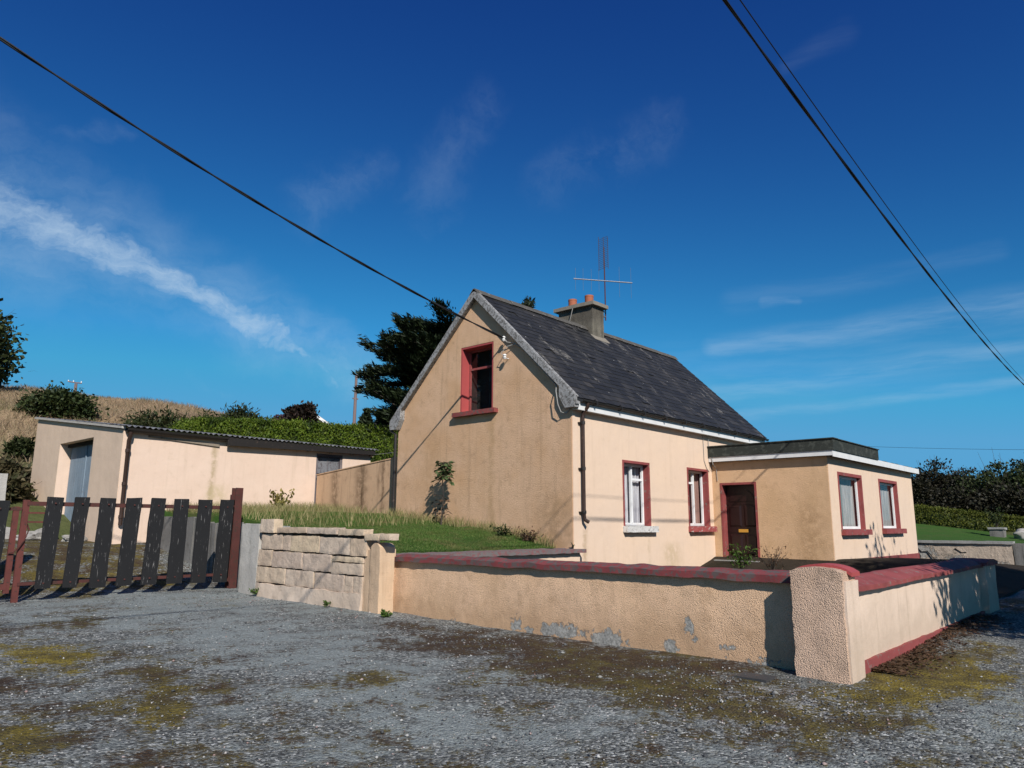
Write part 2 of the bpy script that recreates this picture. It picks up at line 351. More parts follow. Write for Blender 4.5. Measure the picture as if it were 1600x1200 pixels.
def mk_ground():
    M = Mat('field_grass', .95, .1); z = M.zpos()
    straw = M.mix(M.noise(.5, 5, .7), (.34, .235, .145), (.25, .185, .105))
    green = M.mix(M.noise(.8, 5, .7), (.055, .075, .025), (.10, .10, .04))
    f = M.step(M.math('ADD', z, M.math('MULTIPLY', M.noise(.12, 4, .6), 5.)), 5.8, 8.6)
    c = M.mix(f, green, straw)
    c = M.mix(M.math('MULTIPLY', M.step(M.noise(.3, 5, .7), .55, .75), .6), c, (.07, .06, .025))
    M.color(c); M.bump(M.noise(3, 5, .7), .15); return M.m
def mk_gravel():
    M = Mat('wet_grey_gravel', .88, .25)
    cell = M.voro(46, None, 'Color'); sp = M.node('ShaderNodeSeparateColor'); M.link(cell, sp.inputs[0])
    g = M.ramp(sp.outputs[0], [(0, (.035, .036, .034)), (.35, (.10, .104, .098)), (.7, (.20, .208, .196)), (.9, (.32, .326, .305)), (1, (.54, .54, .51))])
    g = M.mix(M.math('MULTIPLY', M.step(M.noise(1.1, 8, .72), .44, .66), .5), g, (.058, .058, .055))
    fine = M.mix(M.step(M.noise(75, 4, .75), .3, .7), (.150, .172, .168), (.335, .368, .352))
    pf = M.math('ADD', M.attr('pale'), M.math('MULTIPLY', M.math('SUBTRACT', M.step(M.noise(1.3, 8, .7), .34, .66), .5), .95))
    pale = M.step(pf, .18, .80)
    g = M.mix(M.math('MULTIPLY', pale, .72), g, fine)
    gr = M.ramp(sp.outputs[1], [(0, (.10, .10, .10)), (.5, (.22, .22, .215)), (1, (.46, .455, .44))])
    g = M.mix(M.step(M.math('ADD', M.attr('chips'), M.math('MULTIPLY', M.math('SUBTRACT', M.noise(4, 5, .7), .5), .8)), .4, .7), g, gr)
    mo = M.math('ADD', M.attr('moss'), M.math('MULTIPLY', M.math('SUBTRACT', M.step(M.noise(1.6, 9, .72), .33, .67), .5), .85))
    mo = M.math('ADD', mo, M.math('MULTIPLY', M.math('SUBTRACT', M.step(M.noise(13, 6, .75), .3, .7), .5), .75))
    mk = M.step(mo, .26, .80)
    hue = M.math('ADD', M.attr('hue'), M.math('MULTIPLY', M.math('SUBTRACT', M.step(M.noise(3.0, 6, .7), .3, .7), .5), .55))
    mc = M.ramp(hue, [(0, (.046, .019, .008)), (.3, (.068, .034, .009)), (.55, (.105, .076, .010)), (.8, (.20, .145, .010)), (1, (.32, .24, .018))])
    mc = M.mix(M.math('MULTIPLY', M.step(M.noise(40, 6, .78), .38, .62), .75), mc, (.017, .013, .006))
    c = M.mix(M.math('MULTIPLY', mk, .93), g, mc)
    M.color(c)
    d = M.voro(46); h = M.math('SUBTRACT', 1., d)
    M.bump(M.math('ADD', h, M.math('MULTIPLY', M.noise(110, 3, .7), .5)), .016, 1.)
    M.bump(M.noise(7, 5, .7), .03, .8)
    return M.m
def mk_soil(name, cols, sc=8):
    M = Mat(name, .95, .1); c = M.mix(M.noise(sc, 6, .7), cols[0], cols[1]); c = M.mix(M.step(M.noise(1.3, 4, .6), .45, .7), c, cols[2])
    M.color(c); M.bump(M.noise(30, 5, .7), .03); return M.m
GROUND = mk_ground(); GRAVEL = mk_gravel()
LAWN = mk_soil('lawn_turf', [(.022, .055, .010), (.04, .085, .015), (.07, .075, .025)])
YARD = mk_soil('shade_darkened_yard_concrete', [(.028, .022, .016), (.05, .04, .03), (.022, .019, .012)], 3)  # tree shade over the yard is partly put into this dark brown
GLAWN = mk_soil('mown_garden_lawn', [(.035, .085, .016), (.05, .105, .022), (.06, .095, .026)], 5)
def mk_pebble():
    M = Mat('loose_pebbles', .8, .3)
    c = M.ramp(M.island(), [(0, (.05, .052, .055)), (.5, (.12, .122, .12)), (.8, (.22, .215, .20)), (.93, (.42, .41, .39)), (1, (.26, .16, .14))])
    M.color(c); return M.m
PEBBLE = mk_pebble()
def mk_glass():
    M = Mat('window_glass', .03, .5); nt = M.nt
    tr = M.node('ShaderNodeBsdfTransparent'); gl = M.node('ShaderNodeBsdfGlossy'); gl.inputs['Roughness'].default_value = .03
    lwn = M.node('ShaderNodeLayerWeight'); lwn.inputs[0].default_value = .5
    mx = M.node('ShaderNodeMixShader'); M.link(M.math('ADD', M.math('MULTIPLY', M.math('POWER', lwn.outputs['Facing'], 5.), .4), .025), mx.inputs[0]); M.link(tr.outputs[0], mx.inputs[1]); M.link(gl.outputs[0], mx.inputs[2])
    M.link(mx.outputs[0], M.out.inputs[0]); return M.m
GLASS = mk_glass()
def mk_curtain(name, a, b):
    M = Mat(name, .95, .05); c = M.mix(M.step(M.noise(1., 5, .65, M.co((14, 14, 1.1))), .35, .65), a, b); M.color(c); return M.m
CUR_GREY = mk_curtain('torn_net_curtain', (.50, .50, .52), (.27, .27, .30))
CUR_BROWN = mk_curtain('brown_curtain', (.30, .19, .16), (.22, .13, .11))
CUR_NET = mk_curtain('net_curtain', (.36, .35, .34), (.22, .22, .22))
CUR_DARK = mk_curtain('leaf_reflection_dark_curtain', (.045, .05, .05), (.012, .014, .014))  # dark foliage reflection in the glass put into the curtain's colour
CUR_GREEN = mk_curtain('greenish_net_curtain', (.17, .20, .19), (.11, .14, .13))

# ------------------------------------------------------------------ terrain
def zg(x, y):
    x = np.asarray(x, float); y = np.asarray(y, float)
    z = np.interp(y, [-60, -5, 2.6, 9, 13.3, 15.3, 16.2, 17.5, 20, 27, 40], [-.8, -.1, .02, .09, .17, .15, .20, .52, 1.0, 1.15, 1.4])
    return z + .10*smooth(9, 13, x)*smooth(8, 4, y)
AX = ([-200, -60, 10, 21, 28, 33, 36, 45, 60, 100, 200], [6, 8, 9.5, 10.0, 10.1, 9.5, 8.2, 6, 3.5, 1, 0])
def hill(x, y):
    x = np.asarray(x, float); y = np.asarray(y, float)
    t = np.clip((y-23)/43, 0, 1)**.85
    return np.interp(x, *AX)*t*(1-.35*smooth(75, 260, y))*(1-.6*smooth(300, 900, np.hypot(x, y)))
def Gh(x, y):
    x = np.asarray(x, float); y = np.asarray(y, float)
    b = zg(x, y)+smooth(8, 12, x)*smooth(9, 16, y)*(1-smooth(18, 24, y)*.45)*.8
    b = b+hill(x, y)
    b = b+1.5*smooth(32, 42, x)*smooth(-8, 6, y)*(1-smooth(18, 40, y)*.6)
    low = smooth(-16, -13, x)*smooth(33, 31, x)*smooth(-16, -13, y)*smooth(23.4, 21.6, y)
    return b-.22*low
def grid_mesh(name, xs, ys, fn, mat):
    X, Y = np.meshgrid(xs, ys); Z = fn(X, Y); V = np.stack([X, Y, Z], -1).reshape(-1, 3)
    nx, ny = len(xs), len(ys); i = np.arange((ny-1)*nx).reshape(ny-1, nx)[:, :-1].ravel()
    return fast_mesh(name, V, np.stack([i, i+1, i+nx+1, i+nx], 1), mat, None, True)
def vnoise(X, Y, f, a, seed=0):
    """cheap smooth value noise with numpy"""
    rng = np.random.default_rng(seed); T = rng.random((64, 64))
    u, v = X*f, Y*f; i, j = np.floor(u).astype(int), np.floor(v).astype(int); fu, fv = u-i, v-j
    fu = fu*fu*(3-2*fu); fv = fv*fv*(3-2*fv); g = lambda a_, b_: T[a_ % 64, b_ % 64]
    return a*((g(i, j)*(1-fu)+g(i+1, j)*fu)*(1-fv)+(g(i, j+1)*(1-fu)+g(i+1, j+1)*fu)*fv-.5)
xs = np.concatenate([np.array([-1800, -900, -450, -240, -140, -90, -60]), np.arange(-40, 101, 1.0), np.array([115, 140, 180, 260, 450, 900, 1800])])
ys = np.concatenate([np.array([-1800, -900, -450, -240, -140, -90, -60, -45]), np.arange(-30, 121, 1.0), np.array([135, 160, 200, 280, 450, 900, 1800])])
g = grid_mesh('ground', xs, ys, lambda x, y: Gh(x, y)+smooth(24, 34, y)*(vnoise(x, y, .28, .9, 3)+vnoise(x, y, .8, .35, 4)), GROUND)
tag(g, 'rough sloping field of dry straw grass rising to a hill', 'field', kind='structure')

MOSS = []   # (px, py, rx px, ry px, amount, hue)
for a in [(1440, 1045, 95, 28, 1.0, .80), (1400, 1075, 70, 18, .9, .75), (1520, 1020, 50, 14, .7, .65), (1330, 1120, 130, 20, .7, .42),
          (1180, 1095, 130, 22, .85, .55), (1060, 1062, 120, 22, .95, .48), (930, 1030, 140, 22, .95, .42), (800, 1005, 150, 14, .85, .18), (1130, 1035, 120, 8, .8, .12),
          (690, 985, 90, 9, .6, .15), (920, 1055, 110, 18, .6, .5), (590, 1060, 60, 10, .55, .55), (80, 1025, 60, 9, .9, .85), (110, 1040, 30, 9, .7, .8),
          (250, 1060, 45, 22, .8, .55), (260, 1100, 40, 16, .9, .72), (170, 1040, 40, 14, .5, .35), (30, 1150, 75, 22, .9, .68), (120, 1150, 70, 20, .5, .2),
          (120, 975, 50, 14, .5, .4), (300, 1150, 40, 12, .6, .6), (340, 1070, 50, 16, .5, .4), (100, 935, 60, 6, .5, .6), (390, 1180, 60, 12, .4, .45),
          (1440, 1170, 50, 18, .55, .55), (960, 1175, 80, 16, .35, .5), (700, 1190, 80, 14, .3, .45), (1090, 1140, 160, 16, .4, .42), (840, 1090, 120, 16, .35, .5),
          (20, 1080, 50, 12, .5, .25), (180, 1190, 80, 14, .5, .25), (1550, 900, 70, 8, .9, .55), (1580, 945, 60, 6, .6, .5), (1480, 975, 60, 10, .8, .05), (1380, 1020, 60, 14, .75, .05)]:
    MOSS.append(a)
PALE = [(220, 955, 190, 20, .9), (420, 1000, 170, 18, .9), (480, 1030, 150, 14, .8), (120, 1070, 60, 12, .5), (480, 1145, 110, 12, .7), (620, 1110, 170, 40, .6), (760, 1150, 160, 40, .6), (640, 1060, 120, 24, .7), (330, 945, 240, 14, 1.0), (560, 1085, 160, 22, .75),
        (1180, 1190, 160, 16, .5), (900, 1120, 200, 24, .5), (60, 965, 90, 14, .6), (1520, 1090, 110, 40, .35), (100, 1195, 70, 14, .5), (1120, 1150, 120, 14, .35)]
CHIPS = [(1180, 1085, 120, 22, 1.), (1090, 1050, 70, 10, .7), (1270, 1105, 90, 18, 1.), (900, 1000, 220, 6, .6), (420, 940, 110, 10, .55), (650, 965, 150, 7, .5)]
def blobs(X, Y, lst, zz=.08):
    """sum of stain patches whose centres and extents were measured on the ground plane"""
    s = np.zeros_like(X); hs = np.zeros_like(X)+1e-6; hw = np.zeros_like(X)
    for b in lst:
        c = atz(zz, b[0], b[1]); ax = (atz(zz, b[0]+b[2], b[1])-c); ay = atz(zz, b[0], b[1]-b[3])-c
        m = np.linalg.inv(np.array([[ax.x, ay.x], [ax.y, ay.y]]))
        dx, dy = X-c.x, Y-c.y; u = m[0, 0]*dx+m[0, 1]*dy; v = m[1, 0]*dx+m[1, 1]*dy
        w = np.exp(-(u*u+v*v)*.55)*b[4]; s = np.maximum(s, w*1.0)
        if len(b) > 5: hw += w*b[5]; hs += w
    return s, hw/hs
gx = np.concatenate([np.arange(-14, -4, .5), np.arange(-4, 18, .08), np.arange(18, 33, .3)])
gy = np.concatenate([np.arange(-14, -1, .5), np.arange(-1, 20, .08), np.arange(20, 27.6, .2)])
gr = grid_mesh('gravel_drive', gx, gy, lambda x, y: zg(x, y)+vnoise(x, y, .7, .05, 5)*smooth(2, 5, np.hypot(x, y))+vnoise(x, y, 3., .014, 6)+vnoise(x, y, 8., .008, 8), GRAVEL)
tag(gr, 'grey gravel driveway with patches of rusty moss', 'driveway', kind='structure')
X, Y = np.meshgrid(gx, gy)
mo, hu = blobs(X, Y, MOSS); mo = mo*1.35; pa, _ = blobs(X, Y, PALE); ch, _ = blobs(X, Y, CHIPS)
far = smooth(15.2, 16.5, Y)*smooth(9, 7, X); mo = np.maximum(mo, far*.85); hu = np.where(far > .5, .52, hu); 
moss_and_shade = np.maximum(smooth(19, 22, X), smooth(13, 16, X)*smooth(2.6, 2.2, Y)); mo = np.maximum(mo, moss_and_shade*.75); hu = np.where(moss_and_shade > .5, .5, hu)  # moss eastward; past the end pillar it paints the tree shade brown
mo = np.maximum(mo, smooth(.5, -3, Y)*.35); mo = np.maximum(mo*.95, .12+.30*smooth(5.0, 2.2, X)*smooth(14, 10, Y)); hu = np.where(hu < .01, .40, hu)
for nm, arr in (('moss', mo), ('hue', hu), ('pale', pa*(1-far)), ('chips', ch)):
    at_ = gr.data.attributes.new(nm, 'FLOAT', 'POINT'); at_.data.foreach_set('value', arr.astype(np.float32).ravel())
def ground_moss(x, y): return blobs(np.asarray(x, float), np.asarray(y, float), MOSS)[0]

# loose pebbles
n = 80000
d = 3.+15*RNG.random(n)**1.15; az = YAW+RNG.uniform(-R(48), R(48), n); px_, py_ = d*np.cos(az), d*np.sin(az)
keep = (~((px_ > 7.6) & (py_ > 2.5)))
px_, py_ = px_[keep], py_[keep]
ms = ground_moss(px_, py_); ck, _ = blobs(px_, py_, CHIPS)
keep = (RNG.random(len(px_)) > ms*.55) & (RNG.random(len(px_)) < .5+ck)
px_, py_, ck = px_[keep], py_[keep], ck[keep]; n = len(px_)
r0 = .004+.010*RNG.random(n)**2.2+.007*ck*RNG.random(n); r0 = np.where(RNG.random(n) < .02, r0+.018*RNG.random(n), r0)
o6 = np.array([(1,0,0),(-1,0,0),(0,1,0),(0,-1,0),(0,0,1),(0,0,-1)], float)
sc = np.stack([RNG.uniform(.8, 1.5, n), RNG.uniform(.7, 1.2, n), RNG.uniform(.4, .8, n)], 1)
an = RNG.uniform(0, 6.28, n); V = o6[None]*sc[:, None]*RNG.uniform(.75, 1.2, (n, 6, 1))
V = np.stack([V[..., 0]*np.cos(an)[:, None]-V[..., 1]*np.sin(an)[:, None], V[..., 0]*np.sin(an)[:, None]+V[..., 1]*np.cos(an)[:, None], V[..., 2]], -1)*r0[:, None, None]
V += np.stack([px_, py_, zg(px_, py_)+vnoise(px_, py_, .7, .05, 5)+r0*.35], 1)[:, None]
f8 = np.array([(0,2,4),(2,1,4),(1,3,4),(3,0,4),(2,0,5),(1,2,5),(3,1,5),(0,3,5)])
pb = fast_mesh('pebbles', V.reshape(-1, 3), (np.arange(n)[:, None, None]*6+f8[None]).reshape(-1, 3), PEBBLE)
tag(pb, 'loose grey pebbles scattered over the gravel driveway', 'pebbles', kind='stuff')

def Lh(x, y):
    x = np.asarray(x, float); y = np.asarray(y, float)
    return np.interp(y, [9.6, 10.2, 10.9, 12, 14, 16, 20], [.94, .99, 1.17, 1.35, 1.54, 1.74, 1.92])-.10*smooth(12.8, 8, x)
lx = np.arange(7.78, 13.12, .1); ly = np.arange(10.15, 20.1, .1)
lw = grid_mesh('lawn', lx, ly, lambda x, y: Lh(x, y)+vnoise(x, y, 1.6, .08, 9)-2.2*((x < 8.35) & (y > 14.2)), LAWN)
tag(lw, 'raised grass bank beside the gable wall', 'lawn', kind='structure')
def yz(x, y):
    z = np.interp(x, [8, 18.2, 19.1, 19.4, 23, 27.3, 30], [.30, .36, .58, .68, .62, .46, .25])
    f = np.where(x < 15.3, 1, smooth(2.4, 5.2, y)); return zg(x, y)*(1-f)+z*f+.015
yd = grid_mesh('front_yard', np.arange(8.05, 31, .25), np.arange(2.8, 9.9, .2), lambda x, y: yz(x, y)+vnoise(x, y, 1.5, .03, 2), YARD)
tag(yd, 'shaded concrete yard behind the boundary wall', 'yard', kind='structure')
glx = np.arange(31.25, 40.6, .4); gly = np.arange(-3, 24, .4)
def glz(x, y):
    t = smooth(31.2, 40, x); edge = np.interp(y, [-3, 5.2, 9.25, 24], [.7, 1.15, 1.72, 2.3]); return .93*(1-t)+edge*t
gl = grid_mesh('garden_lawn', glx, gly, glz, GLAWN); tag(gl, 'smooth green mown lawn behind the cracked wall', 'lawn', kind='structure')

# ------------------------------------------------------------------ boundary walls
def wear_attr(o, fn):
    me = o.data; n = len(me.vertices); c = np.zeros(n*3); me.vertices.foreach_get('co', c); c = c.reshape(-1, 3)+np.array(parent_origin(o))
    a = me.attributes.new('wear', 'FLOAT', 'POINT'); a.data.foreach_set('value', fn(c).astype(np.float32))
def spot(c, y, z, ry, rz): return np.exp(-(((c[:, 1]-y)/ry)**2+((c[:, 2]-z)/rz)**2)*.9)

bw = thing('boundary_wall', 'roughcast ochre wall with worn red coping and flaking patches facing the gravel', 'wall', (8.0, 6.4, 0))
w = MB().rough(7.93, 8.17, 2.9, 9.74, -.25, .93, .06, .014, 2.2).build('wall_face', WALL_OUT, bw, True)
def py2y(px): return (Vector((ray(px, 980).x, ray(px, 980).y))*(7.93/ray(px, 980).x)).y
def bwear(c):
    s = np.zeros(len(c))
    for px, z, ry, rz, a in ((875, .14, .45, .10, .75), (950, .12, .30, .13, .8), (806, .16, .10, .12, .85), (826, .10, .12, .07, .7), (1077, .36, .07, .13, .75), (1135, .17, .12, .06, .7),
                             (1046, .12, .10, .10, .75), (1085, .22, .05, .05, .6), (1010, .72, .08, .05, .3), (700, .05, .5, .06, .45), (1180, .07, .3, .06, .4)):
        s = np.maximum(s, a*spot(c, py2y(px), z, ry, rz))
    return s+.12*(c[:, 2] < .12)
wear_attr(w, bwear)
def cope_w(p):
    t = (p.x-7.85)/.4; return (p.x, p.y, p.z+(.045*math.sin(math.pi*min(1, max(0, t))) if p.z > .95 else 0)+.012*mnoise.noise(Vector((0, p.y*2.3, 0))))
MB().rough(7.855, 8.25, 3.0, 9.62, .915, .985, .065, .014, 4, cope_w, 3).build('coping', RED_COPE, bw, True)

tw = thing('terrace_wall', 'low terrace wall with mostly bare coping running to the house corner', 'wall', (10.4, 9.75, .4))
MB().rough(8.2, 12.9, 9.62, 9.9, .1, .93, .1, .01, 2.5, None, 5).build('wall_face', PEACH, tw, True)
MB().rough(7.98, 13.0, 9.52, 10.22, .93, 1.01, .08, .014, 4, None, 7).build('coping', COPE_GREY, tw, True)

cp = thing('corner_pillar', 'square pebbledashed corner pillar with arched red top at the wall end', 'pillar', (7.95, 2.8, 0))
def arch(y): return .985+.115*math.sqrt(max(0, 1-((y-2.79)/.31)**2)) if abs(y-2.79) < .31 else .985
def pil_w(p): return (p.x, p.y, -.25+(p.z+.25)/1.25*(arch(p.y)+.25))
MB().rough(7.68, 8.08, 2.54, 3.05, -.25, 1.0, .05, .016, 5, pil_w, 11).build('pillar_shaft', PILLAR_OUT, cp, True)
MB().rough(7.70, 8.085, 2.515, 2.545, -.25, .97, .05, .006, 5, None, 15).build('south_face', SOUTH_WALL, cp, True)
def cap_w(p): return (p.x, p.y, arch(p.y)-.015+(.04 if p.z > .5 else 0))
MB().rough(7.86, 8.11, 2.50, 3.05, 0, 1, .05, .006, 6, cap_w, 4).build('arched_cap', RED_REVEAL, cp, True)

sw = thing('boundary_wall', 'cream side wall with sloping red coping and red plinth in tree shadow', 'wall', (11.7, 2.75, 0))
MB().rough(8.08, 14.55, 2.6, 2.85, -.25, .88, .08, .008, 2.2, None, 2).build('wall_face', SOUTH_WALL, sw, True)
def sc_w(p):
    t = (p.y-2.53)/.42; return (p.x, p.y, p.z+(.085*min(1, t/.6)-.03*max(0, (t-.6)/.4) if p.z > .88 else 0)+.006*math.sin(p.x*1.9))
MB().rough(8.09, 14.56, 2.53, 2.95, .845, .895, .05, .006, 5, sc_w, 9).build('coping', RED, sw, True)
MB().rough(8.09, 14.5, 2.565, 2.62, -.25, .15, .08, .008, 4, None, 6).build('plinth', RED, sw, True)
ep = thing('end_pillar', 'shaded end pillar with red rounded cap closing the side wall', 'pillar', (14.95, 2.75, 0))
MB().rough(14.55, 15.4, 2.5, 3.0, -.25, .87, .08, .012, 4, None, 8).build('pillar_shaft', SOUTH_WALL, ep, True)
def ec_w(p):
    t = (p.x-14.5)/.95; return (p.x, p.y, p.z+(.05*math.sin(math.pi*min(1, max(0, t))) if p.z > .90 else 0))
MB().rough(14.5, 15.45, 2.46, 3.04, .87, .925, .07, .01, 5, ec_w, 12).build('rounded_cap', RED, ep, True)

# small pier and stone wall
pr_ = thing('pier', 'narrow roughcast pier between the stone blocks and the ochre wall', 'pier', (7.7, 9.6, .1))
def pier_w(p): return (p.x, p.y, p.z+(.09*max(0, 1-((p.y-9.67)/.14)**2) if p.z > 1.08 else 0))
MB().rough(7.5, 7.80, 9.55, 9.79, -.1, 1.12, .04, .008, 5, pier_w, 13).build('pier_shaft', PIER_OUT, pr_, True)
MB().rough(7.53, 7.96, 9.72, 9.98, -.1, 1.10, .06, .01, 5, None, 14).build('pier_infill', PIER_OUT, pr_, True)
st = thing('stone_wall', 'wall of squared pinkish stone blocks with open joints', 'wall', (7.65, 11.6, .1))
def blk(m, y0, y1, z0, z1, i, x0=7.5):
    r = random.Random(i*13); dx = r.uniform(-.006, .006); gp = .011
    def rnd(p, a=(y0, y1, z0, z1)):
        ey = min(p.y-a[0], a[1]-p.y); ez = min(p.z-a[2], a[3]-p.z); e = max(0, .03-ey)+max(0, .03-ez)
        return (p.x+(e*.28 if p.x < x0+.05 else 0), p.y, p.z)
    m.rough(x0+dx, x0+.2, min(y0, y1)+gp*r.uniform(.5, 1.3), max(y0, y1)-gp*r.uniform(.5, 1.3), z0+gp*r.uniform(.6, 1.2), z1-gp*r.uniform(.6, 1.6), .03, .012, 6, rnd, i*1.37)
zt = lambda y, a, b: a+(b-a)*(y-9.9)/(13.3-9.9)       # courses climb slightly to the left
m = MB(); k = 1
rows = [([9.9, 10.37, 11.25, 12.18, 13.22], 1.00, 1.30), ([9.99, 10.88, 11.77, 12.79, 13.31], .69, 1.00), ([9.99, 10.23, 10.48, 11.37, 12.29, 13.31], .39, .69)]
for ysl, a, b in rows:
    for y0, y1 in zip(ysl[:-1], ysl[1:]):
        c = .025*(y0+y1-23)/3
        if (k*7) % 5 == 0 and y1-y0 > .7:
            blk(m, y0, y1, a+c, a+.2+c, k); blk(m, y0, y1, a+.2+c, b+c, k+50)
        elif (k*7) % 5 == 3 and y1-y0 > .6:
            blk(m, y0, y0+.28, a+c, b+c, k); blk(m, y0+.28, y1, a+c, b+c, k+50)
        else: blk(m, y0, y1, a+c, b+c, k)
        k += 1
m.build('block', STONE, st, True).name = 'blocks'
MB().rough(7.48, 7.75, 9.99, 13.3, -.1, .395, .07, .022, 4, None, 21).build('rubble_footing', FOOT, st, True)
MB().rough(7.56, 7.82, 9.97, 13.3, .35, 1.34, .12, .012, 4, None, 22).build('mortar_core', MORTAR, st, True)
m = MB()
for i, (y0, y1, z0, z1) in enumerate([(12.74, 13.24, 1.33, 1.60), (11.66, 12.62, 1.335, 1.455), (10.72, 11.62, 1.325, 1.445), (9.96, 10.68, 1.31, 1.43), (9.56, 9.95, 1.24, 1.36), (9.30, 9.56, 1.245, 1.36)]):
    blk(m, y0, y1, z0, z1, 90+i, 7.47)
m.build('coping_stones', STONE, st, True)
gp = thing('concrete_wall', 'pale grey concrete pier left of the stone blocks by the gate post', 'wall', (7.75, 13.7, .1))
MB().rough(7.52, 7.95, 13.34, 14.0, -.1, 1.5, .08, .022, 3, None, 31).build('pier_shaft', CONC_PALE, gp, True)
MB().rough(7.94, 8.2, 13.34, 14.6, -.1, 1.46, .1, .02, 3, None, 32).build('pier_return', CONC, gp, True)
rw = thing('retaining_wall', 'dark streaked retaining wall holding the grass bank behind the gate', 'wall', (8.3, 17, .3))
m = MB(); yy = 15.55; i = 0
while yy < 19.4:
    wd = random.uniform(.28, .55); m.rough(8.2+random.uniform(0, .05), 8.42, yy, yy+wd-.02, .0, 1.5+.04*(yy-15)+random.uniform(-.05, .05), .12, .015, 4, None, i*3.3+40); yy += wd; i += 1
m.build('boards', CONC_DARK, rw, True)
MB().rough(8.3, 8.6, 14.1, 19.5, -.1, 1.45, .2, .02, 3, None, 33).build('wall_core', CONC, rw, True)

# ------------------------------------------------------------------ cottage
HX0, HX1, HY0, HY1 = 12.87, 22.4, 9.75, 15.75
RZ, EZ, RY = 7.40, 4.28, 12.75
sl = (RZ-EZ)/(RY-9.55)
def roofz(y): return RZ-sl*abs(y-RY)
house = thing('cottage', 'ochre and peach cottage with slate roof, gable window and flat roofed porch', 'house', (16.5, 11, .6))
zt_ = .11
pent = [(HX0, HY0, .2), (HX0, HY1, .2), (HX0, HY1, roofz(HY1)-zt_), (HX0, RY, RZ-zt_), (HX0, HY0, roofz(HY0)-zt_)]
body = MB().extrude(pent[::-1], (HX1-HX0, 0, 0)).build('wall', PEACH, house)
W1 = (14.80, 16.02, 1.49, 3.05); W2 = (17.93, 19.14, 1.49, 3.06); GW = (12.17, 13.33, 4.30, 6.0)
boolean_cut(body, [(W1[0], W1[1], 9, 10.45, W1[2], W1[3]), (W2[0], W2[1], 9, 10.45, W2[2], W2[3]), (12, 13.7, GW[0], GW[1], GW[2], GW[3])])
# the weathered gable skin carries its own coarser ochre roughcast
gs = MB().extrude([(HX0, HY0+.015, .2), (HX0, HY1, .2), (HX0, HY1, roofz(HY1)-zt_), (HX0, RY, RZ-zt_), (HX0, HY0+.015, roofz(HY0)-zt_)][::-1], (-.02, 0, 0)).build('gable_render', OCHRE, house)
boolean_cut(gs, [(12, 13.7, GW[0], GW[1], GW[2], GW[3])])

# roof
deck = MB()
for sgn in (-1, 1):
    ye = RY+sgn*3.2
    deck.hexa([(12.74, RY, RZ-.09), (22.86, RY, RZ-.09), (22.86, ye, EZ-.09), (12.74, ye, EZ-.09)], [(12.74, RY, RZ-.02), (22.86, RY, RZ-.02), (22.86, ye, EZ-.02), (12.74, ye, EZ-.02)])
roof = deck.build('roof', SLATE, house)
m = MB(); rnd = random.Random(3); slope = math.hypot(3.2, RZ-EZ); nrow = 21; ex = slope/nrow; ncol = 34; wdt = (22.87-12.73)/ncol
for sgn in (-1, 1):
    dn = Vector((0, sgn*3.2, EZ-RZ)).normalized(); nn = Vector((0, -sgn*dn.z*-1, 0)); nn = Vector((0, sgn*(RZ-EZ), 3.2)).normalized()
    for r_ in range(nrow):
        for c_ in range(ncol+1):
            x0 = 12.73+(c_-(.5 if r_ % 2 else 0))*wdt; x1 = min(22.87, x0+wdt-.008); x0 = max(12.73, x0)
            if x1-x0 < .03: continue
            if rnd.random() < .004: continue
            s0 = r_*ex-.03; s1 = (r_+1)*ex+.015+rnd.uniform(-.012, .012); lift = rnd.uniform(.010, .015)+(.014 if rnd.random() < .02 else 0); tilt = rnd.uniform(-.003, .003)
            top = Vector((0, RY, RZ))+dn*max(0, s0); bot = Vector((0, RY, RZ))+dn*s1
            q = [Vector((x0, top.y, top.z))+nn*.002, Vector((x1, top.y, top.z))+nn*.002, Vector((x1, bot.y, bot.z))+nn*(lift+tilt), Vector((x0, bot.y, bot.z))+nn*(lift-tilt)]
            m.hexa([p-nn*.012 for p in q], q)
sl_o = m.build('slates', SLATE, roof)
m = MB(); i = 0; xx = 12.70
while xx < 22.9:
    ln = min(.45, 22.9-xx); dz = rnd.uniform(-.008, .008)
    m.extrude([(xx, RY-.16, RZ-.10+dz), (xx, RY-.03, RZ+.05+dz), (xx, RY+.03, RZ+.05+dz), (xx, RY+.16, RZ-.10+dz), (xx, RY, RZ-.02)], (ln-.012, 0, 0)); xx += .45
m.build('ridge_tiles', RIDGE, roof)
# bargeboards with kicked feet
for sgn in (-1, 1):
    ye = RY+sgn*3.22; m = MB()
    m.extrude([(12.70, RY, RZ+.04), (12.70, ye, EZ+.02), (12.70, ye, EZ-.16), (12.70, RY, RZ-.18)], (.05, 0, 0))
    m.extrude([(12.72, RY, RZ+.055), (12.72, ye, EZ+.035), (12.72, ye, EZ+.005), (12.72, RY, RZ+.025)], (.08, 0, 0))
    m.extrude([(12.69, ye-sgn*.03, EZ+.02), (12.69, ye-sgn*.46, EZ+.32), (12.69, ye-sgn*.46, EZ+.05), (12.69, ye-sgn*.30, EZ-.22), (12.69, ye-sgn*.03, EZ-.22)], (.16, 0, 0))
    m.build('bargeboard', BARGE, house)
    MB().hexa([(12.74, RY, RZ-.15), (12.86, RY, RZ-.15), (12.86, ye, EZ-.15), (12.74, ye, EZ-.15)], [(12.74, RY, RZ-.10), (12.86, RY, RZ-.10), (12.86, ye, EZ-.10), (12.74, ye, EZ-.10)]).build('verge_soffit', BARGE, house)
MB().box(12.86, 22.8, 9.585, 9.615, 4.02, 4.21).build('fascia', WHITE, house)
MB().box(12.86, 22.75, 9.615, 9.748, 4.03, 4.06).build('soffit', WHITE, house)
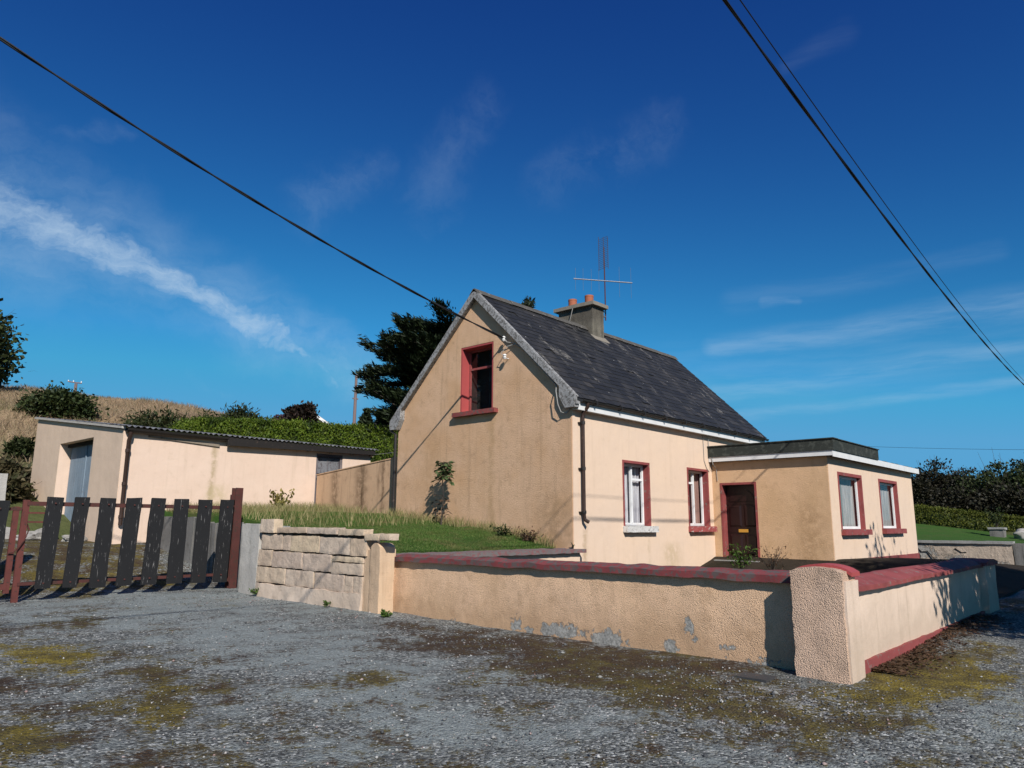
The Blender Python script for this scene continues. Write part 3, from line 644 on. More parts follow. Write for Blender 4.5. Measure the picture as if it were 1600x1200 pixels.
def gutter(x0, x1, y, z, name, parent, mat=BLACKPL, r=.055):
    m = MB(); pts = [(x0, y+r*math.cos(a), z+r*math.sin(a)) for a in np.linspace(math.pi, 2*math.pi, 7)]
    pts += [(x0, y+(r-.008)*math.cos(a), z+(r-.008)*math.sin(a)) for a in np.linspace(2*math.pi, math.pi, 7)]
    m.extrude(pts, (x1-x0, 0, 0)); return m.build(name, mat, parent)
gu = gutter(12.9, 22.88, 9.525, 4.235, 'gutter', house)
m = MB(); xx = 13.4
while xx < 22.8: MB().box(xx, xx+.03, 9.46, 9.60, 4.17, 4.255).box(xx, xx+.02, 9.50, 9.66, 4.25, 4.30).build('gutter_bracket', BLACKPL, gu); xx += 1.02
gutter(12.9, 22.8, 15.98, 4.235, 'gutter', house)
dp = MB().tube([(13.14, 9.52, 4.19), (13.14, 9.53, 4.10), (13.14, 9.66, 3.98), (13.14, 9.67, 3.9), (13.14, 9.67, 1.72), (13.15, 9.66, 1.62), (13.22, 9.60, 1.57)], .042, 10).build('downpipe', BROWNPL, house, True)
m = MB()
for z in (3.72, 2.7, 1.75): MB().tube([(13.14, 9.67, z), (13.14, 9.67, z+.07)], .054, 10).box(13.05, 13.23, 9.70, 9.75, z+.01, z+.05).build('pipe_bracket', BLACKPL, dp)
MB().tube([(12.75, 15.98, 4.19), (12.76, 15.95, 4.05), (12.78, 15.78, 3.93), (12.78, 15.78, 1.7)], .042, 10).build('downpipe', BLACKPL, house, True)
# chimney
ch_ = MB().rough(17.47, 18.07, 12.45, 13.74, 6.9, 8.08, .12, .012, 3).build('chimney', CHIM, house)
MB().rough(17.36, 18.18, 12.34, 13.86, 8.06, 8.17, .1, .008, 4).build('cap', CAPC, ch_)
for yy in (13.42, 12.78):
    m = MB(); m.tube([(17.78, yy, 8.14), (17.78, yy, 8.44), (17.78, yy, 8.44), (17.78, yy, 8.49)], [.135, .135, .14, .14], 18, False)
    m.tube([(17.78, yy, 8.49), (17.78, yy, 8.26)], [.105, .1], 18, True); m.tube([(17.78, yy, 8.49), (17.78, yy, 8.491)], [.138, .105], 18, False)
    m.build('chimney_pot', TERRA, ch_, True)
MB().hexa([(17.38, 12.28, 6.90), (18.16, 12.28, 6.90), (18.16, 12.47, 7.09), (17.38, 12.47, 7.09)], [(17.38, 12.28, 6.96), (18.16, 12.28, 6.96), (18.16, 12.47, 7.15), (17.38, 12.47, 7.15)]).build('flashing', CAPC, ch_)

# windows: a red lined opening, white timber frame, glass and curtains
def window(axis, p0, a0, a1, z0, z1, parent, sill_mat, curtains, bars, frame_mat=WINWHITE, lin=RED, depth=.20, red=.06, sill=True):
    """axis 'y': opening in a wall facing -y at y=p0, a = x; axis 'x': wall facing -x at x=p0, a = y"""
    def bx(m, u0, u1, d0, d1, q0, q1):
        return m.box(u0, u1, p0+d0, p0+d1, q0, q1) if axis == 'y' else m.box(p0+d0, p0+d1, u0, u1, q0, q1)
    win = MB()
    bx(win, a0, a0+red, -.012, depth, z0, z1); bx(win, a1-red, a1, -.012, depth, z0, z1); bx(win, a0+red, a1-red, -.012, depth, z1-red, z1)
    win = win.build('window', lin, parent)
    fr = MB(); i0, i1, q0, q1 = a0+red, a1-red, z0+.01, z1-red; t = .055; d0, d1 = depth-.05, depth
    bx(fr, i0, i0+t, d0, d1, q0, q1); bx(fr, i1-t, i1, d0, d1, q0, q1); bx(fr, i0+t, i1-t, d0, d1, q0, q0+.07); bx(fr, i0+t, i1-t, d0, d1, q1-t, q1)
    for (kind, u0, u1, q) in bars:
        if kind == 'v': bx(fr, u0-t/2, u0+t/2, d0-.01, d1-.002, q0+.07, q1-t)
        else: bx(fr, u0, u1, d0+.002, d1-.004, q-t/2, q+t/2)
    fr.build('frame', frame_mat, win)
    g_ = MB(); bx(g_, i0+t, i1-t, depth-.028, depth-.022, q0+.07, q1-t); g_.build('glass', GLASS, win)
    for (u0, u1, zb, zt2, mt) in curtains:
        c = MB(); nseg = 40; f_ = []; b_ = []
        for i in range(nseg+1):
            u = u0+(u1-u0)*i/nseg; dd = depth+.10+.02*math.sin(i*1.25)+.012*math.sin(i*.6+1)
            f_.append((u, dd))
        vs = []; 
        for (u, dd) in f_:
            for zz in (zb, zt2):
                vs.append((u, p0+dd, zz) if axis == 'y' else (p0+dd, u, zz))
        for (u, dd) in f_:
            for zz in (zb, zt2):
                vs.append((u, p0+dd+.006, zz) if axis == 'y' else (p0+dd+.006, u, zz))
        o_ = 2*(nseg+1)
        fs = [(2*i, 2*i+2, 2*i+3, 2*i+1) for i in range(nseg)]+[(o_+2*i, o_+2*i+1, o_+2*i+3, o_+2*i+2) for i in range(nseg)]
        c.add(vs, fs).build('curtain', mt, win)
    bk = MB(); bx(bk, a0+.01, a1-.01, depth+.30, depth+.33, z0, z1-.01); bk.build('room_shade_back', DARKIN, win)  # black panel stands in for the darkness of the unlit room
    ln = MB(); bx(ln, a0+.002, a0+.014, depth+.002, depth+.30, z0+.002, z1-.002); bx(ln, a1-.014, a1-.002, depth+.002, depth+.30, z0+.002, z1-.002); bx(ln, a0+.014, a1-.014, depth+.002, depth+.30, z0+.002, z0+.012); ln.build('room_shade_lining', DARKIN, win)  # dark lining paints the cavity sides as room shade
    if sill:
        s_ = MB()
        if axis == 'y': s_.rough(a0-.03, a1+.16, p0-.13, p0+depth-.05, z0-.145, z0, .05, .007, 7)
        else: s_.rough(p0-.16, p0+depth-.05, a0-.17, a1+.16, z0-.115, z0-.005, .05, .007, 7)
        s_.build('sill', sill_mat, win)
    return win
cx = (W1[0]+W1[1])/2
window('y', HY0, *W1, house, WHITE_SILL, [(W1[0]+.05, cx+.02, 1.5, 3.0, CUR_GREY), (cx+.03, W1[1]-.05, 1.5, 3.0, CUR_GREY)], [('v', cx, 0, 0), ('h', cx+.03, W1[1]-.115, 2.62)])
cx = (W2[0]+W2[1])/2
window('y', HY0, *W2, house, RED_SILL, [(W2[0]+.05, W2[1]-.05, 1.5, 3.0, CUR_BROWN)], [('v', cx, 0, 0), ('h', W2[0]+.115, cx-.03, 2.66)])
gw = window('x', HX0, *GW, house, SILL_DARK, [(GW[0]+.1, GW[0]+.5, 4.32, 5.9, CUR_DARK)], [('h', GW[0]+.1, GW[1]-.1, 5.45)], frame_mat=RED, lin=RED_REVEAL, depth=.29, red=.05)

# flat roofed porch extension
EX0, EX1, EY0 = 19.4, 27.3, 6.53
EW1 = (20.02, 22.0, 1.43, 2.92); EW2 = (23.56, 25.5, 1.45, 2.91); DR = (8.46, 9.52, .60, 2.69)
ext = MB().box(EX0, EX1, EY0, HY0-.002, .1, 3.28).build('porch_wall', PEACH, house)
boolean_cut(ext, [(EW1[0], EW1[1], 6, 7.2, EW1[2], EW1[3]), (EW2[0], EW2[1], 6, 7.2, EW2[2], EW2[3]), (19, 19.95, DR[0], DR[1], .3, DR[3])])
es = MB().box(EX0-.02, EX0+.001, EY0+.015, HY0-.002, .1, 3.28).build('porch_render', OCHRE_WARM, house)
boolean_cut(es, [(19, 19.95, DR[0], DR[1], .3, DR[3])])
MB().rough(EX0+1.5, EX1+.01, EY0-.03, EY0+.02, .1, .66, .1, .006, 4).build('porch_plinth', RED, house)
window('y', EY0, *EW1, house, RED, [(EW1[0]+.05, 20.95, 1.45, 2.88, CUR_GREEN), (20.97, EW1[1]-.05, 1.45, 2.88, CUR_NET)], [], red=.085, depth=.15)
window('y', EY0, *EW2, house, RED, [(EW2[0]+.05, 24.4, 1.45, 2.88, CUR_NET), (24.42, EW2[1]-.05, 1.45, 2.88, CUR_NET)], [], red=.085, depth=.15)
fl = MB().box(19.22, 27.55, 6.35, 9.742, 3.29, 3.36).build('flat_roof', FELT, house)
m = MB(); m.box(19.2, 19.225, 6.33, 9.74, 3.28, 3.41); m.box(19.225, 27.57, 6.33, 6.352, 3.25, 3.41); m.box(27.55, 27.575, 6.33, 9.7, 3.25, 3.41); m.build('fascia', WHITE, fl)
m = MB(); m.box(19.17, 19.5, 6.30, 9.74, 3.413, 3.70); m.box(19.5, 23.0, 6.30, 6.62, 3.413, 3.695)
m.box(19.14, 19.53, 6.27, 9.74, 3.70, 3.725); m.box(19.53, 23.02, 6.27, 6.65, 3.697, 3.72); m.build('upstand', FELT, fl)
MB().rough(23.0, 27.5, 6.4, 9.6, 3.37, 3.44, .15, .03, 3).build('moss_layer', L_BUSH, fl)
# front door
dr = MB().box(EX0+.20, EX0+.245, DR[0]+.06, DR[1]-.06, DR[2], DR[3]-.06).build('door', DOOR, house)
fm = MB(); fm.box(EX0-.03, EX0+.28, DR[0], DR[0]+.06, DR[2]-.1, DR[3]); fm.box(EX0-.03, EX0+.28, DR[1]-.06, DR[1], DR[2]-.1, DR[3]); fm.box(EX0-.03, EX0+.28, DR[0]+.06, DR[1]-.06, DR[3]-.06, DR[3]); fm.build('door_frame', RED, dr)
m = MB(); y0, y1 = DR[0]+.06, DR[1]-.06; xm = EX0+.20; ym = (y0+y1)/2
def raised(m, ya, yb, za, zb):
    m.hexa([(xm-.001, ya, za), (xm-.001, yb, za), (xm-.001, yb, zb), (xm-.001, ya, zb)], [(xm-.028, ya+.05, za+.05), (xm-.028, yb-.05, za+.05), (xm-.028, yb-.05, zb-.05), (xm-.028, ya+.05, zb-.05)])
for (za, zb) in ((.72, 1.28), (1.48, 2.08)):
    raised(m, y0+.07, ym-.035, za, zb); raised(m, ym+.035, y1-.07, za, zb)
fan = [(xm-.002, ym+.36*math.cos(a), 2.18+.34*math.sin(a)) for a in np.linspace(0, math.pi, 14)]
m.extrude(fan, (-.022, 0, 0))
for za in (.66, 1.36, 2.12): m.box(xm-.012, xm-.0005, y0+.01, y1-.01, za-.035, za+.035)
m.build('raised_panels', DOOR, dr)
MB().box(xm-.035, xm-.012, ym-.15, ym+.13, 1.335, 1.42).build('letterbox', YELLOW, dr)
MB().box(19.0, 19.62, 8.35, 9.62, .42, .6).build('doorstep', CONC, house)
# service fittings on the gable
for (yy, zz) in ((11.70, 5.95), (11.66, 5.50)):
    m = MB(); m.tube([(12.86, yy, zz-.03), (12.74, yy, zz-.03), (12.71, yy, zz), (12.71, yy, zz+.05)], .012, 6)
    m.tube([(12.71, yy, zz-.06), (12.71, yy, zz-.02), (12.71, yy, zz), (12.71, yy, zz+.03), (12.71, yy, zz+.06)], [.03, .05, .03, .05, .035], 10); m.build('insulator', PORC, house, True)
MB().tube([(12.70, 11.7, 5.95), (12.74, 11.62, 5.86), (12.80, 11.45, 5.82), (12.815, 11.2, 5.66), (12.815, 10.5, 4.98), (12.80, 10.15, 4.62), (12.66, 10.05, 4.45), (12.66, 10.0, 4.15), (12.72, 9.96, 3.98), (12.80, 9.88, 3.95), (12.84, 9.8, 4.05)], .012, 6).build('service_cable', GREYCAB, house, True)
MB().tube([(12.70, 11.66, 5.5), (12.66, 11.74, 5.58), (12.72, 11.62, 5.74), (12.80, 11.42, 5.79)], .010, 6).build('service_cable', GREYCAB, house, True)
MB().tube([(18.90, 9.73, 4.0), (18.92, 9.735, 3.3), (19.05, 9.735, 3.1), (19.2, 9.735, 3.0)], .008, 6).build('service_cable', GREYCAB, house, True)
MB().tube([(19.15, 9.70, 4.0), (19.2, 9.72, 3.76), (19.18, 9.60, 3.2), (19.36, 9.6, 3.1), (19.36, 9.58, 2.75)], .009, 6).build('service_cable', GREYCAB, house, True)

# TV aerial on the chimney
ae = thing('tv_aerial', 'rusty television aerial mast with crossed antennas on the chimney', 'aerial', (18.25, 12.5, 7.7))
MB().tube([(18.25, 12.5, 7.75), (18.24, 12.5, 9.05), (18.22, 12.5, 10.15)], .02, 8).build('mast', MAST, ae, True)
for zz in (7.84, 8.0): MB().box(18.04, 18.26, 12.48, 12.52, zz, zz+.03).build('bracket', ALU, ae)
bd = Vector((.72, -.69, -.045)).normalized(); bc = Vector((18.23, 12.5, 9.03))
MB().tube([bc-bd*.98, bc+bd*.88], .020, 8).build('boom', ALU, ae, True)
for t in (-.92, -.68, -.42, -.18, .47, .84):
    p = bc+bd*t; h_ = .5 if t > .3 else .36
    MB().tube([p-Vector((0, 0, h_)), p+Vector((0, 0, h_))], .0045, 5).build('element', ALU, ae)
m = MB(); hd = Vector((.67, -.74, 0))
for k in range(17):
    z = 9.45+.062*k; c = Vector((18.20, 12.5, z)); tl = Vector((0, 0, .07))
    m.tube([c-hd*.15-tl, c+hd*.14+tl], .0065, 4)
for t in (-.15, .0, .14): m.tube([Vector((18.20, 12.5, 9.40))+hd*t-Vector((0, 0, .04 if t < 0 else -.03)), Vector((18.20, 12.5, 10.48))+hd*t], .009, 5)
m.build('reflector_grid', GRID, ae)
tag(MB().tube([(17.40, 13.1, 8.18), (17.34, 13.12, 7.95), (17.42, 13.3, 7.6), (17.45, 13.36, 7.42)], .012, 6).build('aerial_lead', GREYCAB, None, True), 'pale aerial lead draped over the chimney cap', 'cable')

# ------------------------------------------------------------------ yard link wall
lk = thing('yard_wall', 'stained tan wall with sloping top joining cottage and shed', 'wall', (13.1, 17.8, 1.8))
m = MB().extrude([(13.04, 15.76, 1.3), (13.04, 19.88, 1.3), (13.04, 19.88, 3.0), (13.04, 15.76, 3.34)][::-1], (.2, 0, 0)).build('wall_face', LINK_TAN, lk)
MB().extrude([(13.02, 15.76, 3.34), (13.02, 19.90, 3.0), (13.02, 19.90, 3.03), (13.02, 15.76, 3.37)][::-1], (.24, 0, 0)).build('coping', LINK_TAN, lk)

# ------------------------------------------------------------------ shed
shed = thing('shed', 'low peach shed with corrugated roof and tall faded blue doors', 'shed', (11, 22, 1))
SX0, SX1, SY0, SY1 = 7.3, 15.16, 20.0, 27.3
pts = [(SX0, SY0, .5), (SX0, SY1, .5), (SX0, SY1, 4.82), (SX0, SY0, 3.88)]
sb = MB().extrude(pts[::-1], (SX1-SX0, 0, 0)).build('wall', SHED_PEACH, shed)
SD = (22.1, 24.85, .9, 3.84); BD = (13.06, 14.05, 1.95, 3.70)
boolean_cut(sb, [(7, 7.75, SD[0], SD[1], .6, SD[3]), (BD[0], BD[1], 19.5, 20.22, BD[2], BD[3])])
ss = MB().extrude([(SX0, SY0+.012, .5), (SX0, SY1, .5), (SX0, SY1, 4.82), (SX0, SY0+.012, 3.88)][::-1], (-.018, 0, 0)).build('end_render', SHED_TAN, shed)
boolean_cut(ss, [(7, 7.75, SD[0], SD[1], .6, SD[3])])
# corrugated roof
m = MB(); nx = 8*54; vs = []; fs = []
xs_ = np.linspace(7.22, 15.32, nx+1)
def ey(x): return 19.82 if x < 10 else 19.76
rows_ = 10
for j in range(rows_+1):
    for x in xs_:
        y = ey(x)+(27.4-ey(x))*j/rows_; z = 3.955+(4.88-3.955)*(y-19.7)/7.7+.022*math.sin(2*math.pi*(x-7.22)/.15)
        vs.append((x, y, z))
w_ = nx+1
for j in range(rows_):
    for i in range(nx): fs.append((j*w_+i, j*w_+i+1, (j+1)*w_+i+1, (j+1)*w_+i))
m.add(vs, fs); o_ = len(vs); m.add([(a, b, c-.012) for a, b, c in vs], [f[::-1] for f in fs])
for i in range(nx): m.f.append((i, o_+i, o_+i+1, i+1))
srf = m.build('corrugated_roof', GALV, shed, True)
MB().extrude([(7.2, 19.95, 3.90), (7.2, 27.4, 4.83), (7.2, 27.4, 4.89), (7.2, 19.95, 3.96)][::-1], (.1, 0, 0)).build('verge_strip', CONC_PALE, shed)
gutter(7.3, 10.02, 19.885, 3.91, 'gutter', shed, BLACKPL, .11)
MB().hexa([(7.9, 19.955, 3.74), (9.85, 19.955, 3.63), (9.85, 19.995, 3.63), (7.9, 19.995, 3.74)], [(7.9, 19.955, 3.79), (9.85, 19.955, 3.70), (9.85, 19.995, 3.70), (7.9, 19.995, 3.79)]).build('fascia_board', TIMBER, shed)
MB().hexa([(10.0, 19.80, 3.68), (15.2, 19.80, 3.78), (15.2, 19.84, 3.78), (10.0, 19.84, 3.68)], [(10.0, 19.80, 3.92), (15.2, 19.80, 3.92), (15.2, 19.84, 3.92), (10.0, 19.84, 3.92)]).build('fascia_board', BLACKPL, shed)  # black tapered board paints the shade under the roof edge
MB().box(10.0, 15.2, 19.842, 19.998, 3.80, 3.84).build('eave_shade_soffit', BLACKPL, shed)  # black colour stands in for shade under the eave
for xx in np.arange(10.3, 15.2, .8): MB().box(xx, xx+.06, 19.85, 19.998, 3.72, 3.79).build('rafter_end', TIMBER, shed)
dp = MB().tube([(7.40, 19.84, 3.82), (7.40, 19.86, 3.7), (7.40, 19.93, 3.6), (7.40, 19.93, 1.45)], .05, 10).build('downpipe', BROWNPL, shed, True)
for z in (3.3, 2.45, 1.62): MB().tube([(7.40, 19.93, z), (7.40, 19.93, z+.08)], .064, 10).build('pipe_collar', BROWNPL, dp)
# big double doors, planked
ym = (SD[0]+SD[1])/2
for (ya, yb) in ((SD[0]+.03, ym-.01), (ym+.01, SD[1]-.03)):
    m = MB(); npk = 7; wd = (yb-ya)/npk
    for i in range(npk): m.box(7.60+random.uniform(0, .008), 7.64, ya+i*wd+.004, ya+(i+1)*wd-.004, .95, SD[3]-.05)
    dl = m.build('door', BLUE, shed)
    MB().tube([(7.56, ym+(.08 if ya > ym-.1 else -.08), 2.0), (7.56, ym+(.08 if ya > ym-.1 else -.08), 2.2)], .015, 6).build('handle', RUST, dl)
MB().box(7.575, 7.60, ym-.035, ym+.035, .95, SD[3]-.08).build('door_cover_strip', BLUE, shed)
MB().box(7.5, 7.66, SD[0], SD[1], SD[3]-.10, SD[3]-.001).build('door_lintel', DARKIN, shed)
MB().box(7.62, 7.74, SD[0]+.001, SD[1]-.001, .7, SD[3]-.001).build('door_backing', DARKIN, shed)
dr2 = MB().box(BD[0]+.07, BD[1]-.07, 20.12, 20.17, BD[2], BD[3]-.08).build('door', PURPLE, shed)
m = MB(); m.box(BD[0], BD[0]+.07, 20.03, 20.21, BD[2], BD[3]); m.box(BD[1]-.07, BD[1], 20.03, 20.21, BD[2], BD[3]); m.box(BD[0]+.07, BD[1]-.07, 20.03, 20.21, BD[3]-.08, BD[3]); m.build('door_frame', PURPLE, dr2)
m = MB(); xm_ = (BD[0]+BD[1])/2
for (za, zb) in ((2.05, 2.55), (2.68, 3.0), (3.1, 3.55)):
    for (xa, xb) in ((BD[0]+.12, xm_-.04), (xm_+.04, BD[1]-.12)):
        m.box(xa, xb, 20.112, 20.119, za, zb)
        m.box(xa-.02, xa, 20.09, 20.119, za, zb); m.box(xb, xb+.02, 20.09, 20.119, za, zb); m.box(xa-.02, xb+.02, 20.09, 20.119, zb, zb+.02); m.box(xa-.02, xb+.02, 20.09, 20.119, za-.02, za)
m.build('door_panels', paint('grey_flaked_panel', (.19, .19, .20), (.09, .08, .085), .45, .75, .4, 12), dr2)
MB().tube([(15.2, 19.85, 3.80), (14.6, 18.0, 3.72), (12.9, 15.9, 3.62)], .008, 5).build('clothes_line', GREYCAB, shed)

# ------------------------------------------------------------------ gates
def gate_label(k): return k
gt = thing('gate', 'rusty steel gate leaf hung with eight wide peeling black planks', 'gate', (6, 15.2, .3))
planks = [(4.35,4.62,1.96,4.31,4.56,.36),(4.80,5.05,1.97,4.75,4.98,.35),(5.25,5.52,1.97,5.20,5.48,.33),(5.71,5.99,1.99,5.66,5.94,.33),(6.17,6.45,1.99,6.12,6.41,.33),(6.64,6.93,1.99,6.61,6.91,.31),(7.14,7.43,1.99,7.10,7.40,.31),(7.61,7.90,2.01,7.58,7.87,.30)]
def plank(pl, par, i):
    a, b, t, c, d_, bt = pl; r = random.Random(i); nz = 14; y0 = 15.17+r.uniform(-.01, .01); vs = []
    tilt = r.uniform(-.02, .03)
    for k in range(nz+1):
        f = k/nz; z = bt+(t-bt)*f; xl = c+(a-c)*f+.012*mnoise.noise(Vector((i*3., z*3, 0))); xr = d_+(b-d_)*f+.012*mnoise.noise(Vector((i*3.+9, z*3, 0)))
        yy = y0+tilt*(f-.5)
        zc = (lambda e: z+(r.uniform(-.012, .012) if k in (0, nz) else 0))
        vs += [(xl, yy-.02, zc(0)), (xr, yy-.02, zc(1)), (xr, yy+.02, zc(1)), (xl, yy+.02, zc(0))]
    fs = [(3, 2, 1, 0), (4*nz, 4*nz+1, 4*nz+2, 4*nz+3)]
    for k in range(nz):
        for q in range(4): fs.append((4*k+q, 4*k+(q+1) % 4, 4*k+4+(q+1) % 4, 4*k+4+q))
    pk = MB().add(vs, fs).build('plank', BLACKWOOD, par)
    for zb, xb in ((1.85 if t > 1.9 else 1.74, (a+b)/2), (.45, (c+d_)/2)):
        if zb > bt+.05: MB().tube([(xb, y0-.04, zb), (xb, y0-.018, zb)], .016, 6).build('bolt', RUST, pk)
for i, pl in enumerate(planks): plank(pl, gt, i)
m = MB(); m.box(4.06, 7.9, 15.215, 15.255, 1.82, 1.875); m.box(4.06, 7.9, 15.215, 15.222, 1.80, 1.82); m.build('rail', RUST, gt)
m = MB(); m.box(4.06, 7.9, 15.215, 15.255, .42, .475); m.box(4.06, 7.9, 15.255, 15.30, .42, .43); m.build('rail', RUST, gt)
m = MB(); m.box(4.0, 4.10, 15.23, 15.28, .10, 1.9); m.build('stile', RUST2, gt)
m = MB(); m.box(4.1, 4.5, 15.24, 15.26, 1.66, 1.69); m.box(4.1, 4.5, 15.24, 15.26, 1.50, 1.53); m.box(4.38, 4.41, 15.24, 15.26, 1.42, 1.69); m.build('latch', RUST2, gt)
gl2 = thing('gate', 'rusty steel gate leaf at the left edge with one black plank in view', 'gate', (2.4, 15.25, .3))
for i in range(6):
    x0 = 3.50-.46*i; plank((x0, x0+.28, 1.87, x0-.03, x0+.25, .62 if i == 0 else .4), gl2, 20+i)
m = MB(); m.box(.7, 3.98, 15.215, 15.255, 1.71, 1.765); m.build('rail', RUST, gl2)
m = MB(); m.box(.7, 3.90, 15.215, 15.275, .36, .46); m.build('rail', RUST2, gl2)
m = MB(); m.box(3.86, 3.95, 15.22, 15.27, .30, 1.78); m.build('stile', RUST2, gl2)
m = MB(); ch_pts = [(3.86, 15.19, .98), (3.93, 15.17, 1.0), (4.0, 15.19, 1.08), (4.08, 15.2, 1.2), (4.13, 15.21, 1.38), (4.1, 15.3, 1.5)]
for k in range(40):
    f = k/39*(len(ch_pts)-1); i = min(int(f), len(ch_pts)-2); p = Vector(ch_pts[i]).lerp(Vector(ch_pts[i+1]), f-i)
    m.tube([p-Vector((.012, 0, .008)), p+Vector((.012, 0, .008))], .009, 5)
tag(m.build('chain', RUST, None), 'rusty chain looped round the two gate stiles', 'chain')
po = thing('gate_post', 'rusty steel joist gate post beside the concrete pier', 'post', (8.0, 15.2, .1))
m = MB(); m.box(7.93, 8.10, 15.16, 15.175, .0, 2.27); m.box(7.93, 8.10, 15.325, 15.34, .0, 2.27); m.box(8.008, 8.022, 15.175, 15.325, .0, 2.27); m.build('joist', RUST, po)
MB().box(7.86, 7.94, 15.20, 15.26, .30, .36).build('hinge', RUST, po); MB().box(7.86, 7.94, 15.20, 15.26, 2.0, 2.12).build('hinge', RUST, po)
cpst = tag(MB().rough(3.78, 4.12, 16.9, 17.15, .2, 2.44, .08, .012, 4, None, 51).build('concrete_post', CONC_PALE, None, True), 'pale concrete post standing behind the left gate leaf', 'post')
for i, (x, y, r_) in enumerate([(4.9, 22.6, .45), (5.6, 23.3, .38), (6.5, 23.0, .32), (4.2, 23.9, .5), (6.0, 22.2, .2), (6.9, 21.6, .22)]):
    m = MB(); bm = bmesh.new(); bmesh.ops.create_icosphere(bm, subdivisions=3, radius=1)
    vs = [];
    for v in bm.verts:
        q = v.co.copy(); nz = mnoise.noise(q*1.6+Vector((i*5, 0, 0)))*.5+mnoise.noise(q*4+Vector((i*5, 0, 0)))*.2
        p = Vector((q.x*r_*1.2, q.y*r_*.9, q.z*r_*.65))*(1+nz); vs.append((p.x+x, p.y+y, p.z+float(zg(x, y))+r_*.2))
    m.add(vs, [tuple(v.index for v in f.verts) for f in bm.faces]); bm.free()
    lab = ['large lichened rock at the foot of the bank left of the shed', 'flat grey rock between the bank and the blue doors', 'grey rock close to the shed corner', 'biggest mossy rock half buried in the bank', 'small rock lying out on the mossy drive', 'small rock right against the shed end wall'][i]
    tag(m.build('rock', ROCK, None, True), lab, 'rock', 'rocks by the shed bank')
tag(MB().rough(7.20, 7.46, 3.16, 3.50, -.03, .042, .06, .003, 8, None, 3).build('drain_cover', IRON, None), 'dark rectangular drain cover sunk in pale chippings', 'drain cover')

# ------------------------------------------------------------------ vegetation
def broad(name, label, cat, base, h, rad, nclump, per, spread, leaf, mat, group=None, seed=0, trunk_r=.12, low=.25, limbs=8, twigs=0, lw=.6):
    rng = np.random.default_rng(seed); base = Vector(base); t = thing(name, label, cat, base, group)
    c = np.array(base)+np.array([0, 0, h*(low+(1-low)/2)]); rad = np.array(rad, float)
    u = unit(rng.normal(0, 1, (nclump, 3))); rr = .45+.55*rng.random((nclump, 1))**.6
    bumpy = 1+.28*np.sin(u[:, :1]*4+seed)*np.cos(u[:, 1:2]*3.3+seed*2)+.14*rng.normal(0, 1, (nclump, 1))
    cc = c+u*rad*rr*bumpy; cc[:, 2] = np.maximum(cc[:, 2], base.z+.15)
    ci = np.repeat(np.arange(nclump), per); P = cc[ci]+rng.normal(0, 1, (len(ci), 3))*spread*np.array([1, 1, .65])*(.6+.8*rng.random((nclump, 1)))[ci]
    P[:, 2] = np.maximum(P[:, 2], base.z+.05)
    out = unit(P-c+rng.normal(0, .6, P.shape)*rad.mean()*.5); D = unit(out+rng.normal(0, .7, P.shape)); N = unit(rng.normal(0, .6, P.shape)+np.array([0, 0, .8]))
    L = leaf*rng.uniform(.6, 1.4, len(P))
    leaves('crown', P, D, N, L, L*lw, mat, t)
    m = MB(); tp = Vector(c); m.tube([base-Vector((0, 0, .3)), base.lerp(tp, .5)+Vector((.05*h*.3, 0, 0)), tp], [trunk_r, trunk_r*.75, trunk_r*.4], 7)
    for k in range(limbs):
        e = Vector(cc[rng.integers(nclump)]); s0 = base.lerp(tp, rng.uniform(.2, .8)); m.tube([s0, s0.lerp(e, .5)+Vector((0, 0, .08*h)), e], [trunk_r*.4, trunk_r*.25, trunk_r*.08], 5)
    for k in range(twigs):
        i = rng.integers(nclump); s0 = Vector(cc[i]); d_ = Vector(u[i])+Vector((0, 0, .5)); m.tube([s0, s0+d_*spread*rng.uniform(1.5, 3.2)], [.012*h/4, .004], 4)
    m.build('trunk', BARK, t, True); return t

